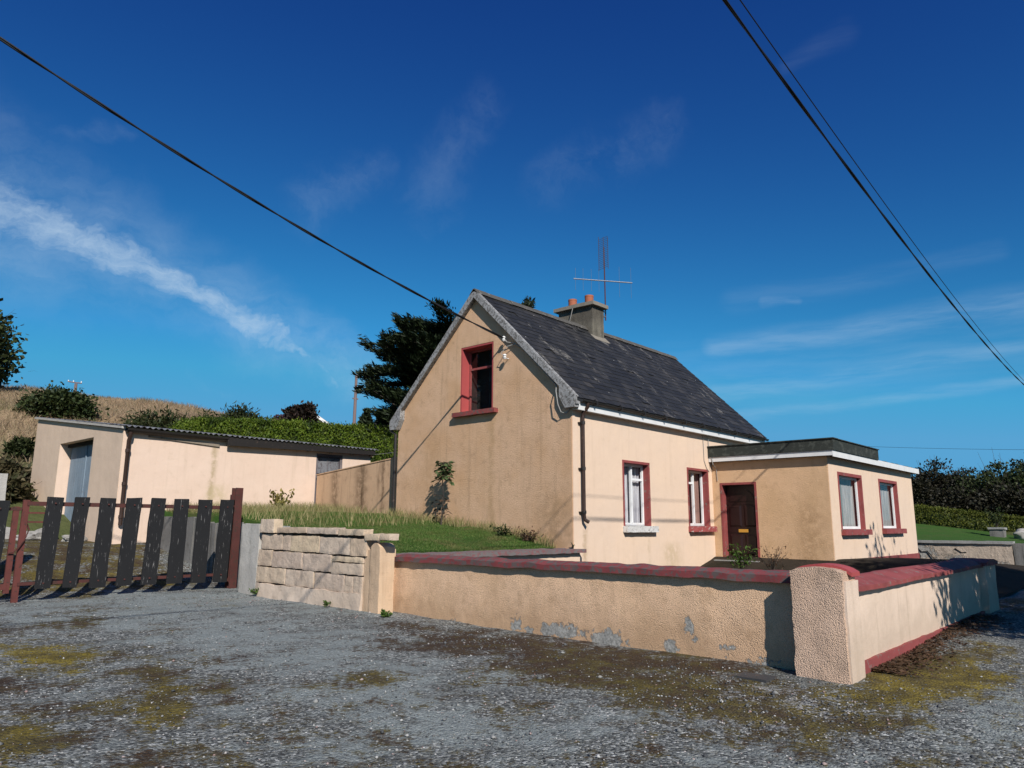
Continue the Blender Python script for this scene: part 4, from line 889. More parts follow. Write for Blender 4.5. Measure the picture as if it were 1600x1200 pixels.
# Monterey cypress behind the cottage
def cypress(base, H, Rm, seed=1, nb=150):
    rng = np.random.default_rng(seed); base = np.array(base); t = thing('cypress_tree', 'large dark cypress with layered sprays behind the gable', 'tree', tuple(base))
    C = []; D = []; m = MB(); tip = base+np.array([.4, .2, H*.9]); ttop = base+(tip-base)*.78
    m.tube([base-np.array([0, 0, .4]), base+np.array([.1, 0, H*.4]), ttop], [.5, .36, .05], 9)
    for b in range(nb):
        f = rng.uniform(.10, 1.0); z0 = H*f*.86; az = rng.uniform(0, 2*np.pi)
        prof = Rm*(.62+.38*math.sin(min(1, f*1.15)*math.pi*.72))*(1-.42*max(0, f-.78)/.22); ln = prof*rng.uniform(.55, 1.08)
        rise = rng.uniform(.0, .22)+.45*max(0, f-.75); side = np.array([-math.sin(az), math.cos(az), 0]); outd = np.array([math.cos(az), math.sin(az), 0])
        o_ = base+(tip-base)*min(.98, z0/H)
        nS = int(10+ln*6); ts = np.linspace(.18, 1, nS)
        pts = o_[None]+outd[None]*(ln*ts)[:, None]+np.array([0, 0, 1])[None]*(ln*(rise*ts**1.6+.06*np.sin(ts*6+b)))[:, None]
        m.tube([o_, pts[nS//2], pts[-1]], [.10*(1-f)+.05, .04, .012], 5)
        for i, p in enumerate(pts):
            k = int(4+9*(1-ts[i]*.6)); wd = ln*.15*(1.1-ts[i]*.95)+.06
            s_ = rng.normal(0, 1, k)*wd; q = p+side*s_[:, None]+rng.normal(0, .07, (k, 3))+np.array([0, 0, 1])*(rng.uniform(-.02, .22, k)*(.4+ts[i]))[:, None]
            dd = outd+side*(np.sign(s_)*.7*rng.random(k))[:, None]+np.array([0, 0, .42])+rng.normal(0, .28, (k, 3))
            C.append(q); D.append(dd)
    C = np.concatenate(C); D = np.concatenate(D)
    C = np.repeat(C, 5, 0)+rng.normal(0, .09, (len(C)*5, 3))*np.array([1, 1, .55]); D = np.repeat(D, 5, 0)+rng.normal(0, .26, (len(C), 3)); N = rng.normal(0, .6, C.shape)+np.array([0, 0, 1.])
    L = rng.uniform(.18, .46, len(C)); leaves('crown', C, D, N, L, L*.2, L_CYP, t); m.build('trunk', BARK, t, True)
cb = atd(37, 706, 640); cypress((cb.x, cb.y, float(Gh(cb.x, cb.y))-.1), 11.6, 5.0)

def onhill(d, px, py=640): p = atd(d, px, py); return (p.x, p.y, float(Gh(p.x, p.y))-.1)
def hz(d, px, py): return atd(d, px, py).z
def bush(name, label, cat, d, pxc, pyt, halfw, nclump, per, leaf, mat, seed, group=None, flat=1., **kw):
    b = onhill(d, pxc); h = hz(d, pxc, pyt)-b[2]; r_ = halfw*d/FPX
    return broad(name, label, cat, b, h, (r_*.86, r_*.86, h*.46*flat), nclump, per, r_*.17, leaf, mat, group, seed, kw.pop('trunk_r', .06), kw.pop('low', .06), **kw)
bush('bush', 'rounded dark green bush on the hillside above the shed roof', 'bush', 44.5, 90, 617, 43, 240, 70, .20, L_BUSH, 11, flat=1.15, low=-.1)
bush('gorse_bush', 'spiky dark gorse bush showing above the bright hedge', 'bush', 42, 372, 642, 42, 120, 60, .30, L_GORSE, 12, lw=.22)
bush('gorse_bush', 'low brown-green gorse patch on the slope left of the bright hedge', 'bush', 38, 255, 650, 50, 90, 60, .26, L_GORSE, 13, lw=.25)
bush('tree', 'small dark maroon tree beside the white gabled house', 'tree', 50, 472, 634, 21, 110, 60, .30, L_RED, 14)
bush('bush', 'thin purplish shrub just left of the maroon tree', 'bush', 51, 438, 645, 12, 40, 30, .20, foliage('purplish_shrub_leaf', [(.09, .035, .05), (.13, .06, .07), (.05, .03, .03)], .2), 15)
bush('conifer', 'small leaning dark conifer beside the tall pole', 'tree', 56, 574, 634, 11, 70, 60, .34, L_CYP, 16, lw=.3)
bush('conifer', 'lower ragged conifer just right of the tall pole', 'tree', 57, 592, 650, 9, 40, 50, .30, L_CYP, 17, lw=.3)
bush('tree', 'tall dark evergreen cut off by the left edge of the view', 'tree', 60, -92, 468, 64, 420, 70, .36, L_BUSH, 18, twigs=60, trunk_r=.25, flat=1.1, low=-.05)
bush('tree', 'purple-twigged bare shrub leaning from the left edge evergreen', 'tree', 61, -6, 500, 12, 24, 8, .20, L_RED, 19, twigs=120)
bush('conifer', 'dark conifer tip just showing above the roof ridge', 'tree', 42, 828, 464, 26, 130, 60, .34, L_CYP, 41, lw=.3)
for i, (d, px, py, hw, lab) in enumerate([(29, 14, 742, 30, 'brown bracken thicket on the bank below the hillside bush'), (27, 18, 785, 26, 'low tangled bracken at the foot of the bank'), (34, 40, 715, 14, 'green-brown scrub hiding the shed back corner'), (30, -50, 728, 36, 'bracken thicket running out of the left edge')]):
    b = onhill(d, px); h = max(.7, hz(d, px, py)-b[2]+.2); r_ = hw*d/FPX
    broad('bracken', lab, 'bush', b, h, (r_, r_, h*.45), 70, 60, r_*.2, .22, [L_BRACKEN, L_BRACKEN, L_GORSE, L_BRACKEN][i], 'bracken on the left bank', 30+i, .03, .05, twigs=40, lw=.35)

def hedge(name, label, pts, thick, hts, nleaf, leaf, mat, core, seed, sub=.6, ragged=.09):
    """a clipped hedge along a polyline: leafy skin over an added dark core that blocks light"""
    rng = np.random.default_rng(seed); P = np.array(pts, float); t = thing(name, label, 'hedge', tuple(P[0]))
    seg = np.linalg.norm(np.diff(P[:, :2], axis=0), axis=1); cum = np.concatenate([[0], np.cumsum(seg)]); T = cum[-1]
    def on(s): return np.stack([np.interp(s, cum, P[:, i]) for i in range(3)], 1), np.interp(s, cum, hts)
    dirv = lambda s: np.stack([np.interp(s, (cum[:-1]+cum[1:])/2, np.diff(P[:, i])/seg) for i in (0, 1)], 1)
    s = rng.uniform(0, T, nleaf); b, top = on(s); dv = dirv(s); nv = np.stack([-dv[:, 1], dv[:, 0]], 1)
    face = rng.random(nleaf); ff = rng.random(nleaf); bz = vnoise(s, ff*5, 1.2, .5, seed)
    off = np.where(face < .42, -thick/2, np.where(face < .55, thick/2, rng.uniform(-thick/2, thick/2, nleaf)))
    zz = np.where(face < .55, b[:, 2]+(top-b[:, 2])*ff, top)+rng.normal(0, ragged, nleaf)+bz*.25*(face >= .55)
    rnd_ = np.where((face < .55), -np.sign(off)*np.maximum(0, zz-(top-.25))*.6, 0)
    off = off+rng.normal(0, ragged, nleaf)+rnd_+bz*.2*np.sign(off)
    C = np.stack([b[:, 0]+nv[:, 0]*off, b[:, 1]+nv[:, 1]*off, zz], 1)
    outn = np.where((face < .55)[:, None], np.concatenate([nv*np.sign(off)[:, None], np.full((nleaf, 1), .3)], 1), np.array([0, 0, 1.]))
    D = unit(rng.normal(0, .6, C.shape)+np.array([0, 0, .5])+outn*.5); N = unit(outn+rng.normal(0, .5, C.shape))
    L = leaf*rng.uniform(.6, 1.5, nleaf); leaves('foliage', C, D, N, L, L*.55, mat, t)
    m = MB(); k = max(3, int(T/.8)); ss = np.linspace(0.05, T-.05, k); bb, tt = on(ss); dd = dirv(ss); nn_ = np.stack([-dd[:, 1], dd[:, 0]], 1)
    for i in range(k-1):
        a_ = thick/2-.12; q = []
        for j in (i, i+1):
            for sg in (-1, 1): q.append((bb[j, 0]+nn_[j, 0]*a_*sg, bb[j, 1]+nn_[j, 1]*a_*sg, j))
        lowq = [(q[0][0], q[0][1], bb[i, 2]-.5), (q[2][0], q[2][1], bb[i+1, 2]-.5), (q[3][0], q[3][1], bb[i+1, 2]-.5), (q[1][0], q[1][1], bb[i, 2]-.5)]
        hiq = [(q[0][0], q[0][1], tt[i]-.14), (q[2][0], q[2][1], tt[i+1]-.14), (q[3][0], q[3][1], tt[i+1]-.14), (q[1][0], q[1][1], tt[i]-.14)]
        m.hexa(lowq, hiq)
    m.build('light_block_core', core, t); return t  # solid dark core added inside the hedge to block light
hp = [atd(33.0, 283, 661), atd(33.3, 300, 657), atd(34.2, 420, 661), atd(35.2, 520, 668), atd(36, 620, 672), atd(37, 700, 676)]
hedge('hedge', 'long bright green hedge running behind the shed roof', [(p.x, p.y, float(Gh(p.x, p.y))-.2) for p in hp], 1.5, [hp[0].z-.25]+[p.z-.06 for p in hp[1:]], 80000, .095, L_HEDGE, L_BUSH, 5)
a = [(38.0, 24, 2.6), (38.4, 14, 2.0), (39.0, 9.2, 1.72), (39.7, 5.1, 1.18), (40.5, 0, .8)]
hedge('hedge', 'low clipped yellow-green hedge at the back of the mown lawn', a, .8, [3.5, 2.75, 2.44, 1.86, 1.5], 36000, .075, L_CLIP, L_BUSH, 6, ragged=.05)
for i, (d, px, py, hw, nm) in enumerate([(47, 1405, 746, 24, 'twiggy dark tree just right of the flat roof corner'), (48, 1450, 736, 28, 'dark hedgerow tree with a ragged top right of the porch'), (50, 1492, 744, 24, 'second dark hedgerow tree standing between two taller crowns'), (47, 1556, 734, 34, 'broad dark hedgerow tree near the right edge'), (49, 1622, 730, 44, 'dark hedgerow tree cut by the right edge'), (52, 1345, 755, 44, 'dark hedgerow tree mostly hidden behind the flat roof'), (46, 1480, 768, 40, 'low dark bush in front of the hedgerow trees'), (45, 1570, 770, 44, 'low dark bush behind the clipped hedge near the right edge')]):
    b = onhill(d, px); h = hz(d, px, py)-b[2]; r_ = hw*d/FPX
    broad('hedgerow_tree' if i < 6 else 'bush', nm, 'tree' if i < 6 else 'bush', b, h, (r_, r_*1.3, h*.5), 170, 110, r_*.2, .15, L_DARKTREE if i % 2 == 0 else L_BUSH if i == 3 else L_DARKTREE, 'dark trees beyond the garden hedge', 60+i, .10, .02, twigs=70)
# trees outside the frame to the south, whose shadows fall across the road and side wall
for i, (x, y, h, r_, lo, nc, lab) in enumerate([(10.8, -2.6, 5.8, 1.7, .46, 95, 'thin roadside tree nearest the corner pillar'), (13.2, -2.8, 6.8, 1.9, .36, 150, 'roadside tree opposite the shaded end pillar'), (15.6, -3.0, 7.5, 2.0, .40, 170, 'tall roadside tree opposite the porch corner'),
        (18.2, -3.1, 7.7, 2.0, .52, 170, 'tall roadside tree opposite the porch windows'), (19.9, -3.6, 8.0, 1.6, .62, 110, 'easternmost tall roadside tree')]):
    broad('roadside_tree', lab, 'tree', (x, y, -.1), h, (r_, r_, h*(1-lo)*.5), nc, 55, .34, .20, L_BUSH, 'roadside trees south of the cottage', 80+i, .12, lo, limbs=14, twigs=60)

broad('conifer', 'dark conifer standing up the lane beyond the left gate', 'tree', (-5.5, 31.5, 1.2), 13.5, (4.2, 4.2, 6.2), 320, 60, .5, .34, L_CYP, None, 97, .3, .05, lw=.35)
# sapling against the gable
rng = np.random.default_rng(4)
sp = thing('sapling', 'thin leafy sapling growing against the gable wall', 'sapling', (12.4, 13.45, 1.6))
m = MB(); m.tube([(12.4, 13.45, 1.5), (12.42, 13.40, 2.1), (12.40, 13.44, 2.6), (12.42, 13.42, 3.05)], [.022, .016, .012, .006], 6)
C = []; D = []; N = []
def tuft(c, r_, k, drop=-.25, lst=None):
    for _ in range(k):
        a_ = rng.uniform(0, 6.28); o_ = np.array([math.cos(a_)*.75, math.sin(a_), rng.uniform(-.5, .35)]); e = np.array(c)+o_*r_*rng.uniform(.4, 1)*np.array([.8, 1, 1])
        C.append(e); D.append(o_+np.array([0, 0, drop])); N.append(np.array([0, 0, 1])+rng.normal(0, .35, 3)); m.tube([c, e], .004, 4)
for z in (2.62, 2.72, 2.82, 2.92, 3.0): tuft((12.41, 13.43, z), .31, 24)
for _ in range(4): tuft((12.41, 13.43+rng.uniform(-.12, .12), rng.uniform(2.6, 3.0)), .2, 7)
leaves('foliage', C, D, N, rng.uniform(.10, .19, len(C)), rng.uniform(.07, .12, len(C)), L_SAP, sp)
C = []; D = []; N = []
for z in (1.78, 1.92, 2.05, 2.18): tuft((12.41, 13.42+rng.uniform(-.05, .05), z), .30 if z < 2.1 else .34, 11, -.1)
leaves('lower_leaves', C, D, N, rng.uniform(.08, .15, len(C)), rng.uniform(.05, .08, len(C)), L_DRY, sp)
m.build('stem', BARK, sp)
def plant(name, label, cat, base, h, r_, n_, leaf, mat, seed, group=None, flat=.6, lw=.45, stems=8):
    rng = np.random.default_rng(seed); t = thing(name, label, cat, base, group); m = MB(); C = []; D = []
    for k in range(stems):
        a_ = rng.uniform(0, 6.28); e = np.array(base)+np.array([math.cos(a_)*r_*rng.uniform(.2, 1), math.sin(a_)*r_*rng.uniform(.2, 1), h*rng.uniform(.55, 1)])
        m.tube([base, np.array(base)*.5+e*.5+np.array([0, 0, h*.12]), e], [.008, .006, .003], 4)
        for j in range(n_//stems):
            f = rng.uniform(.35, 1.02); p = np.array(base)*(1-f)+e*f+rng.normal(0, r_*.14, 3); C.append(p); D.append(rng.normal(0, 1, 3)+np.array([0, 0, .2]))
    C = np.array(C); D = np.array(D); L = leaf*rng.uniform(.6, 1.3, len(C)); leaves('foliage', C, D, rng.normal(0, .5, C.shape)+np.array([0, 0, 1]), L, L*lw, mat, t); m.build('stem', BARK, t); return t
plant('shrub', 'small yellow leaved shrub in front of the shed wall', 'shrub', (11.5, 19.3, float(Lh(11.5, 19.3))), .58, .34, 170, .15, L_YEL, 1)
plant('shrub', 'small green shrub with wiry shoots beside the front door', 'shrub', (17.3, 8.0, .36), .78, .40, 300, .09, L_WEED, 2)
plant('shrub', 'straggling dry shrub sprawling right of the door shrub', 'shrub', (17.6, 7.4, .36), .68, .48, 200, .06, L_DRY, 3, stems=14)
plant('shrub', 'dry brown stalks at the gable foot near the house corner', 'shrub', (12.5, 10.75, float(Lh(12.5, 10.75))), .26, .32, 220, .08, L_DRY, 5, stems=16)
plant('weed', 'dark green leafy weed where the coping meets the gable foot', 'weed', (12.3, 11.3, float(Lh(12.3, 11.3))), .22, .30, 160, .09, L_BUSH, 6, stems=12)
plant('weed', 'tuft of green weeds at the foot of the pier', 'weed', (7.4, 9.22, .1), .10, .13, 120, .06, L_WEED, 7)
plant('weed', 'small green weed under the stone block footing', 'weed', (7.38, 10.75, .16), .08, .11, 90, .05, L_WEED, 8)
plant('weed', 'grassy weed at the foot of the concrete pier', 'weed', (7.42, 13.2, .2), .09, .12, 90, .06, L_WEED, 9)
plant('weed', 'single weed sprouting by the house wall foot', 'weed', (12.8, 9.72, 1.02), .12, .06, 14, .07, L_WEED, 10)

# lawn grass, dry weeds, hillside grass, fallen leaves
n = 190000; bx_ = RNG.uniform(7.85, 12.85, n); by_ = RNG.uniform(10.2, 20.0, n); k = ~((bx_ < 8.45) & (by_ > 14.1)); bx_, by_ = bx_[k], by_[k]; n = len(bx_)
dens = vnoise(bx_, by_, .9, 1., 12)
H = RNG.uniform(.015, .04, n)*(1+1.1*dens)*(1+.5*smooth(12.5, 15, by_)); B = np.stack([bx_, by_, Lh(bx_, by_)+vnoise(bx_, by_, 1.6, .08, 9)-.01], 1)
tag(blades('grass', B, H, RNG.uniform(.008, .015, n), .6, L_GRASS), 'rough green grass covering the raised bank by the gable', 'grass', kind='stuff')
n = 7000; bx_ = RNG.uniform(7.85, 12.9, n); by_ = np.where(RNG.random(n) < .75, RNG.uniform(17.3, 20.0, n), RNG.uniform(13.5, 17.5, n)); ed = RNG.random(n) < .18
bx_ = np.where(ed, RNG.uniform(12.5, 12.85, n), bx_); by_ = np.where(ed, RNG.uniform(10.2, 15.8, n), by_); k = ~((bx_ < 8.45) & (by_ > 14.1)); bx_, by_ = bx_[k], by_[k]; n = len(bx_)
B = np.stack([bx_, by_, Lh(bx_, by_)], 1); tag(blades('dry_grass', B, RNG.uniform(.1, .32, n), RNG.uniform(.008, .016, n), .5, L_STRAWG), 'dry yellow grass stalks along the shed side of the bank', 'grass', kind='stuff')
n = 120000; d = 27+48*RNG.random(n)**.8; az = YAW+np.array(RNG.uniform(R(-8), R(40), n)); bx_, by_ = d*np.cos(az), d*np.sin(az); k = (by_ > 27.5) & (RNG.random(n) < .35+smooth(28, 45, by_)); bx_, by_ = bx_[k], by_[k]; n = len(bx_)
B = np.stack([bx_, by_, Gh(bx_, by_)+smooth(24, 34, by_)*(vnoise(bx_, by_, .28, .9, 3)+vnoise(bx_, by_, .8, .35, 4))-.05], 1)
tag(blades('hill_grass', B, RNG.uniform(.15, .5, n)*(1+.9*vnoise(bx_, by_, .35, 1., 21)), RNG.uniform(.02, .05, n), .7, L_STRAW), 'tall dry straw-coloured grass on the hillside', 'grass', kind='stuff')
n = 2600; bx_ = 8.4+RNG.random(n)**1.3*5.5; by_ = 2.56-np.abs(RNG.normal(0, .20, n)); a_ = RNG.uniform(0, 6.28, n)
C = np.stack([bx_, by_, zg(bx_, by_)+.03+.015*RNG.random(n)], 1); D = np.stack([np.cos(a_), np.sin(a_), RNG.normal(0, .25, n)], 1)
tag(leaves('fallen_leaves', C, D, RNG.normal(0, .35, (n, 3))+np.array([0, 0, 1]), RNG.uniform(.03, .09, n), RNG.uniform(.012, .035, n), L_DRY), 'brown fallen leaves and twigs drifted along the red plinth', 'leaf litter', kind='stuff')
n = 5000; bx_ = RNG.uniform(-2, 9, n); by_ = RNG.uniform(2, 15, n); mo_ = ground_moss(bx_, by_); k = (mo_ > .35) & ~((bx_ > 7.4) & (by_ > 2.4)); bx_, by_ = bx_[k], by_[k]; n = len(bx_)
B = np.stack([bx_, by_, zg(bx_, by_)-.005], 1)
tag(blades('moss_tufts', B, RNG.uniform(.012, .04, n), RNG.uniform(.004, .009, n), .9, foliage('moss_tuft', [(.05, .035, .012), (.08, .065, .012), (.06, .075, .018)], .2)), 'tiny grass and moss tufts growing through the gravel', 'moss', kind='stuff')

# ------------------------------------------------------------------ far buildings, poles, garden wall
b = atd(61, 497, 651); g0 = float(Gh(b.x, b.y))
fh = thing('house', 'far white gabled house roof peeping over the bright hedge', 'house', (b.x, b.y, g0))
ax_ = Vector((math.cos(YAW+R(15)), math.sin(YAW+R(15)), 0)); rt = Vector((ax_.y, -ax_.x, 0)); o_ = Vector((b.x, b.y, 0)); zr = b.z
def P(r_, f_, z): v = o_+rt*r_+ax_*f_; return (v.x, v.y, z)
MB().extrude([P(-2.6, 0, g0-1), P(2.6, 0, g0-1), P(2.6, 0, zr-1.85), P(0, 0, zr-.12), P(-2.6, 0, zr-1.85)], ax_*7).build('wall', FARWHITE, fh)
rf = MB()
for sg in (-1, 1): rf.hexa([P(0, -.3, zr-.08), P(sg*3.0, -.3, zr-2.07), P(sg*3.0, 7.3, zr-2.07), P(0, 7.3, zr-.08)], [P(0, -.3, zr+.08), P(sg*3.0, -.3, zr-1.9), P(sg*3.0, 7.3, zr-1.9), P(0, 7.3, zr+.08)])
rf.build('roof', FARROOF, fh)
rf = MB()
for sg in (-1, 1): rf.hexa([P(0, -.36, zr-.2), P(sg*3.0, -.36, zr-2.2), P(sg*3.0, -.30, zr-2.2), P(0, -.30, zr-.2)], [P(0, -.36, zr+.06), P(sg*3.0, -.36, zr-1.94), P(sg*3.0, -.30, zr-1.94), P(0, -.30, zr+.06)])
rf.build('bargeboard', FARWHITE, fh)
b = atd(58, 606, 668); g0 = float(Gh(b.x, b.y)); bn = thing('barn', 'low barn with mottled grey roof beyond the hedge next to the gable', 'barn', (b.x, b.y, g0))
o_ = Vector((b.x, b.y, 0)); ax_ = Vector((CR.x, CR.y, 0)).normalized(); rt = Vector((CF.x, CF.y, 0)).normalized()
def P(r_, f_, z): v = o_+rt*r_+ax_*f_; return (v.x, v.y, z)
zr = atd(60, 640, 661).z
MB().extrude([P(0, -1.2, g0-1), P(5, -1.2, g0-1), P(5, -1.2, zr-1.05), P(2.5, -1.2, zr-.1), P(0, -1.2, zr-1.05)], ax_*9).build('wall', CONC, bn)
rf = MB()
for (r0_, r1_) in ((2.5, -.3), (2.5, 5.3)): rf.hexa([P(r0_, -1.5, zr-.05), P(r1_, -1.5, zr-1.2), P(r1_, 8.2, zr-1.2), P(r0_, 8.2, zr-.05)], [P(r0_, -1.5, zr+.05), P(r1_, -1.5, zr-1.1), P(r1_, 8.2, zr-1.1), P(r0_, 8.2, zr+.05)])
rf.build('roof', BARNROOF, bn)
b = atd(58, 557, 585); g0 = float(Gh(b.x, b.y))
up = thing('pole', 'tall slim reddish pole rising behind the bright hedge', 'pole', (b.x, b.y, g0)); MB().tube([(b.x, b.y, g0-.5), (b.x, b.y, b.z)], [.15, .10], 8).build('shaft', POLEWOOD, up, True)
MB().box(b.x-.25, b.x+.25, b.y-.04, b.y+.04, b.z-2.0, b.z-1.9).build('bracket', POLEWOOD, up)
b = atd(90, 119, 598); g0 = float(Gh(b.x, b.y)); up = thing('utility_pole', 'distant utility pole with a crossarm on the hill top', 'pole', (b.x, b.y, g0))
MB().tube([(b.x, b.y, g0-.5), (b.x, b.y, b.z-.1)], [.20, .15], 8).build('shaft', POLEWOOD, up, True)
e = Vector((CR.x, CR.y, -.10)).normalized(); MB().tube([b-e*.9+Vector((0, 0, .05)), b, b+e*.6], .06, 6).build('crossarm', POLEWOOD, up)
for t in (-.85, -.3, .55): MB().tube([b+e*t, b+e*t+Vector((0, 0, .22))], .05, 6).build('insulator', PORC, up)

gwl = thing('garden_wall', 'old cracked plaster wall with flat coping in front of the mown lawn', 'wall', (31.1, 7, .1))
def gw_w(p): return (p.x, p.y, p.z)
w = MB().rough(31.0, 31.25, 4.45, 16, -.4, .93, .16, .03, 1.6, None, 61).build('wall_face', GARDENW, gwl, True)
wear_attr(w, lambda c: np.maximum(.95*spot(c, 7.5, .6, .7, .28), np.maximum(.8*spot(c, 6.2, .3, .6, .22), .75*spot(c, 5.0, .2, .5, .2))))
MB().rough(30.93, 31.32, 4.4, 16, .925, 1.02, .16, .012, 3, None, 62).build('coping', CONC, gwl, True)
m = MB()
for pts in ([(8.3, .95), (8.0, .78), (7.85, .7), (7.5, .82), (7.3, .6), (7.1, .62), (6.9, .35), (6.75, .3)], [(7.5, .82), (7.35, .45), (7.4, .2)], [(6.2, .75), (6.0, .6), (5.85, .62)]):
    m.tube([(30.985, y, z) for y, z in pts], .016, 4)
m.build('crack', DARKIN, gwl)
gwe = tag(MB().rough(31.0, 31.5, 3.6, 4.42, -.4, .95, .12, .03, 2, None, 71).build('gate_pillar', CONC_DARK, None, True), 'dark shaded stub pillar at the end of the cracked wall', 'pillar')
tr = thing('stone_trough', 'square weathered stone planter on the lawn in front of the hedge', 'planter', (36.6, 6.0, 1.05))
MB().rough(36.4, 36.85, 5.45, 5.95, 1.0, 1.42, .08, .02, 3).build('basin', CONC_DARK, tr, True); MB().rough(36.35, 36.9, 5.4, 6.0, 1.42, 1.50, .08, .015, 3).build('rim', CONC, tr, True)
plant('shrub', 'little dark shrub growing out of the stone planter', 'shrub', (36.6, 5.7, 1.48), .9, .4, 260, .12, L_BUSH, 33)
for i, (x, y, r_, lab) in enumerate([(36.3, 4.75, .34, 'pale rockery boulder nearest the stone planter'), (35.4, 4.35, .30, 'pale rockery boulder lying nearest the garden wall'), (36.9, 4.2, .42, 'biggest pale rockery boulder at the right edge')]):
    m = MB(); bm = bmesh.new(); bmesh.ops.create_icosphere(bm, subdivisions=3, radius=1); vs = []
    for v in bm.verts:
        q = v.co.copy(); nz = mnoise.noise(q*1.4+Vector((i*7+3, 0, 0)))*.5; p = Vector((q.x*r_*1.1, q.y*r_, q.z*r_*.8))*(1+nz); vs.append((p.x+x, p.y+y, p.z+float(glz(x, y))+r_*.35))
    m.add(vs, [tuple(v.index for v in f.verts) for f in bm.faces]); bm.free(); tag(m.build('boulder', CONC_PALE, None, True), lab, 'boulder', 'rockery boulders on the lawn')

# ------------------------------------------------------------------ overhead cables (real spans with sag)
def span(A, B, sag, n=140, e0=0., e1=0.):
    ts = np.linspace(-e0, 1+e1, n); return [A+(B-A)*t-Vector((0, 0, 4*sag*t*(1-t))) for t in ts]
def twisted(name, label, pts, r_, off, pitch, mat, group=None):
    t = thing(name, label, 'cable', pts[0], group); L = 0; ph = []
    for i, p in enumerate(pts):
        if i: L += (p-pts[i-1]).length
        ph.append(2*math.pi*L/pitch)
    d_ = (pts[-1]-pts[0]).normalized(); a_ = d_.orthogonal().normalized(); b_ = d_.cross(a_)
    for s_ in (0, math.pi): MB().tube([p+(a_*math.cos(f+s_)+b_*math.sin(f+s_))*off for p, f in zip(pts, ph)], r_, 6).build('strand', mat, t, True)
A = atd(11.9, 0, 60); Bv = Vector((12.71, 11.7, 5.97))
twisted('service_line', 'twisted black cable running from upper left to the gable insulator', span(A, Bv, .215, 560, .5, 0), .016, .014, 2.6, CABLE)
A = Vector((6.99, 3.11, 7.35)); Bv = Vector((36.57, 4.14, 7.35))
twisted('overhead_line', 'thicker twisted cable crossing the sky at upper right', span(A, Bv, .36, 520, .35, .5), .0125, .011, 5.5, CABLE, 'overhead lines above the road')
A = atd(9.4*.88, 1155, -2); v_ = ray(1601, 596); Bv = v_*((A.z-HC)/v_.z)+Vector((0, 0, HC))
tag(MB().tube(span(A, Bv, .33, 160, .35, .5), .0075, 6).build('overhead_line', CABLE, None, True), 'thin single wire running just right of the thick twisted cable', 'cable', 'overhead lines above the road')
A = atd(70, 1250, 693); Bv = atd(64, 1700, 703)
tag(MB().tube(span(A, Bv, .15, 40, .6, .4), .012, 5).build('overhead_line', CABLE, None, True), 'faint distant wire low over the hedgerow trees', 'cable', 'overhead lines above the road')

# ------------------------------------------------------------------ light, sky, camera
LD = Vector((1.08, 1.78, -1.52)).normalized(); EL = math.asin(-LD.z); SAZ = math.atan2(-LD.x, -LD.y)
su = bpy.data.lights.new('sun', 'SUN'); su.energy = 5.0; su.angle = R(.53); su.color = (1, .955, .895)
so = bpy.data.objects.new('sun', su); COL.objects.link(so); so.rotation_euler = LD.to_track_quat('-Z', 'Y').to_euler(); so.location = (-6, -12, 20)
W = bpy.data.worlds.new('World'); S.world = W; W.use_nodes = True; nt = W.node_tree; bg = nt.nodes['Background']
class WM(Mat):
    def __init__(s): s.nt = nt; s._co = None
wm = WM()
sky = wm.node('ShaderNodeTexSky', sky_type='NISHITA'); sky.sun_disc = False; sky.sun_elevation = EL; sky.sun_rotation = SAZ % (2*math.pi)
sky.air_density = 1.0; sky.dust_density = 0.2; sky.ozone_density = 3.0; sky.altitude = 100
SKY = .06
scs = wm.node('ShaderNodeSeparateColor'); wm.link(sky.outputs[0], scs.inputs[0]); cmc = wm.node('ShaderNodeCombineColor')
for ch_i, (kk, ee) in enumerate(((.98, 1.60), (3.40, 1.67), (1.95, 1.16))):     # deep polarised blue of a clear dry day
    v = wm.math('POWER', wm.math('MULTIPLY', scs.outputs[ch_i], SKY), ee); v = wm.math('MULTIPLY', v, kk*.9)
    if ch_i == 1:      # green levels off towards the horizon
        gq = wm.math('MULTIPLY', v, 1.11); v = wm.math('DIVIDE', wm.math('MULTIPLY', wm.math('POWER', gq, 1.15), 1.47/1.11), wm.math('ADD', wm.math('MULTIPLY', wm.math('MULTIPLY', gq, gq), 2.8), 1.))
    wm.link(wm.math('MULTIPLY', wm.math('MINIMUM', v, (.090, .330, .585)[ch_i]), 1/SKY), cmc.inputs[ch_i])
hs = cmc
tc = wm.node('ShaderNodeTexCoord').outputs['Generated']
sx = wm.node('ShaderNodeSeparateXYZ'); wm.link(tc, sx.inputs[0])
azn = wm.math('ARCTAN2', sx.outputs[1], sx.outputs[0]); eln = wm.math('ARCSINE', sx.outputs[2])
cmb = wm.node('ShaderNodeCombineXYZ'); wm.link(azn, cmb.inputs[0]); wm.link(eln, cmb.inputs[1]); Pn = cmb.outputs[0]
def wnoise(vec, scale, det=6, rough=.6, dist=0, color=False):
    n = wm.node('ShaderNodeTexNoise'); n.inputs['Scale'].default_value = scale; n.inputs['Detail'].default_value = det; n.inputs['Roughness'].default_value = rough; n.inputs['Distortion'].default_value = dist
    wm.link(vec, n.inputs['Vector']); return n.outputs['Color' if color else 'Fac']
def vm(op, a, b=None, scale=None):
    n = wm.node('ShaderNodeVectorMath', operation=op)
    for s_, v in zip(n.inputs, (a, b)):
        if v is not None: wm.put(s_, v)
    if scale is not None: wm.put(n.inputs['Scale'], scale)
    return n.outputs['Value' if op in ('DOT_PRODUCT', 'LENGTH') else 'Vector']
def warped(amp, scale, base=Pn):
    c = wnoise(base, scale, 5, .6, 0, True); return vm('ADD', base, vm('SCALE', vm('SUBTRACT', c, (.5, .5, .5)), None, amp))
Pw = warped(.03, 22, warped(.07, 8, warped(.06, 3.5)))
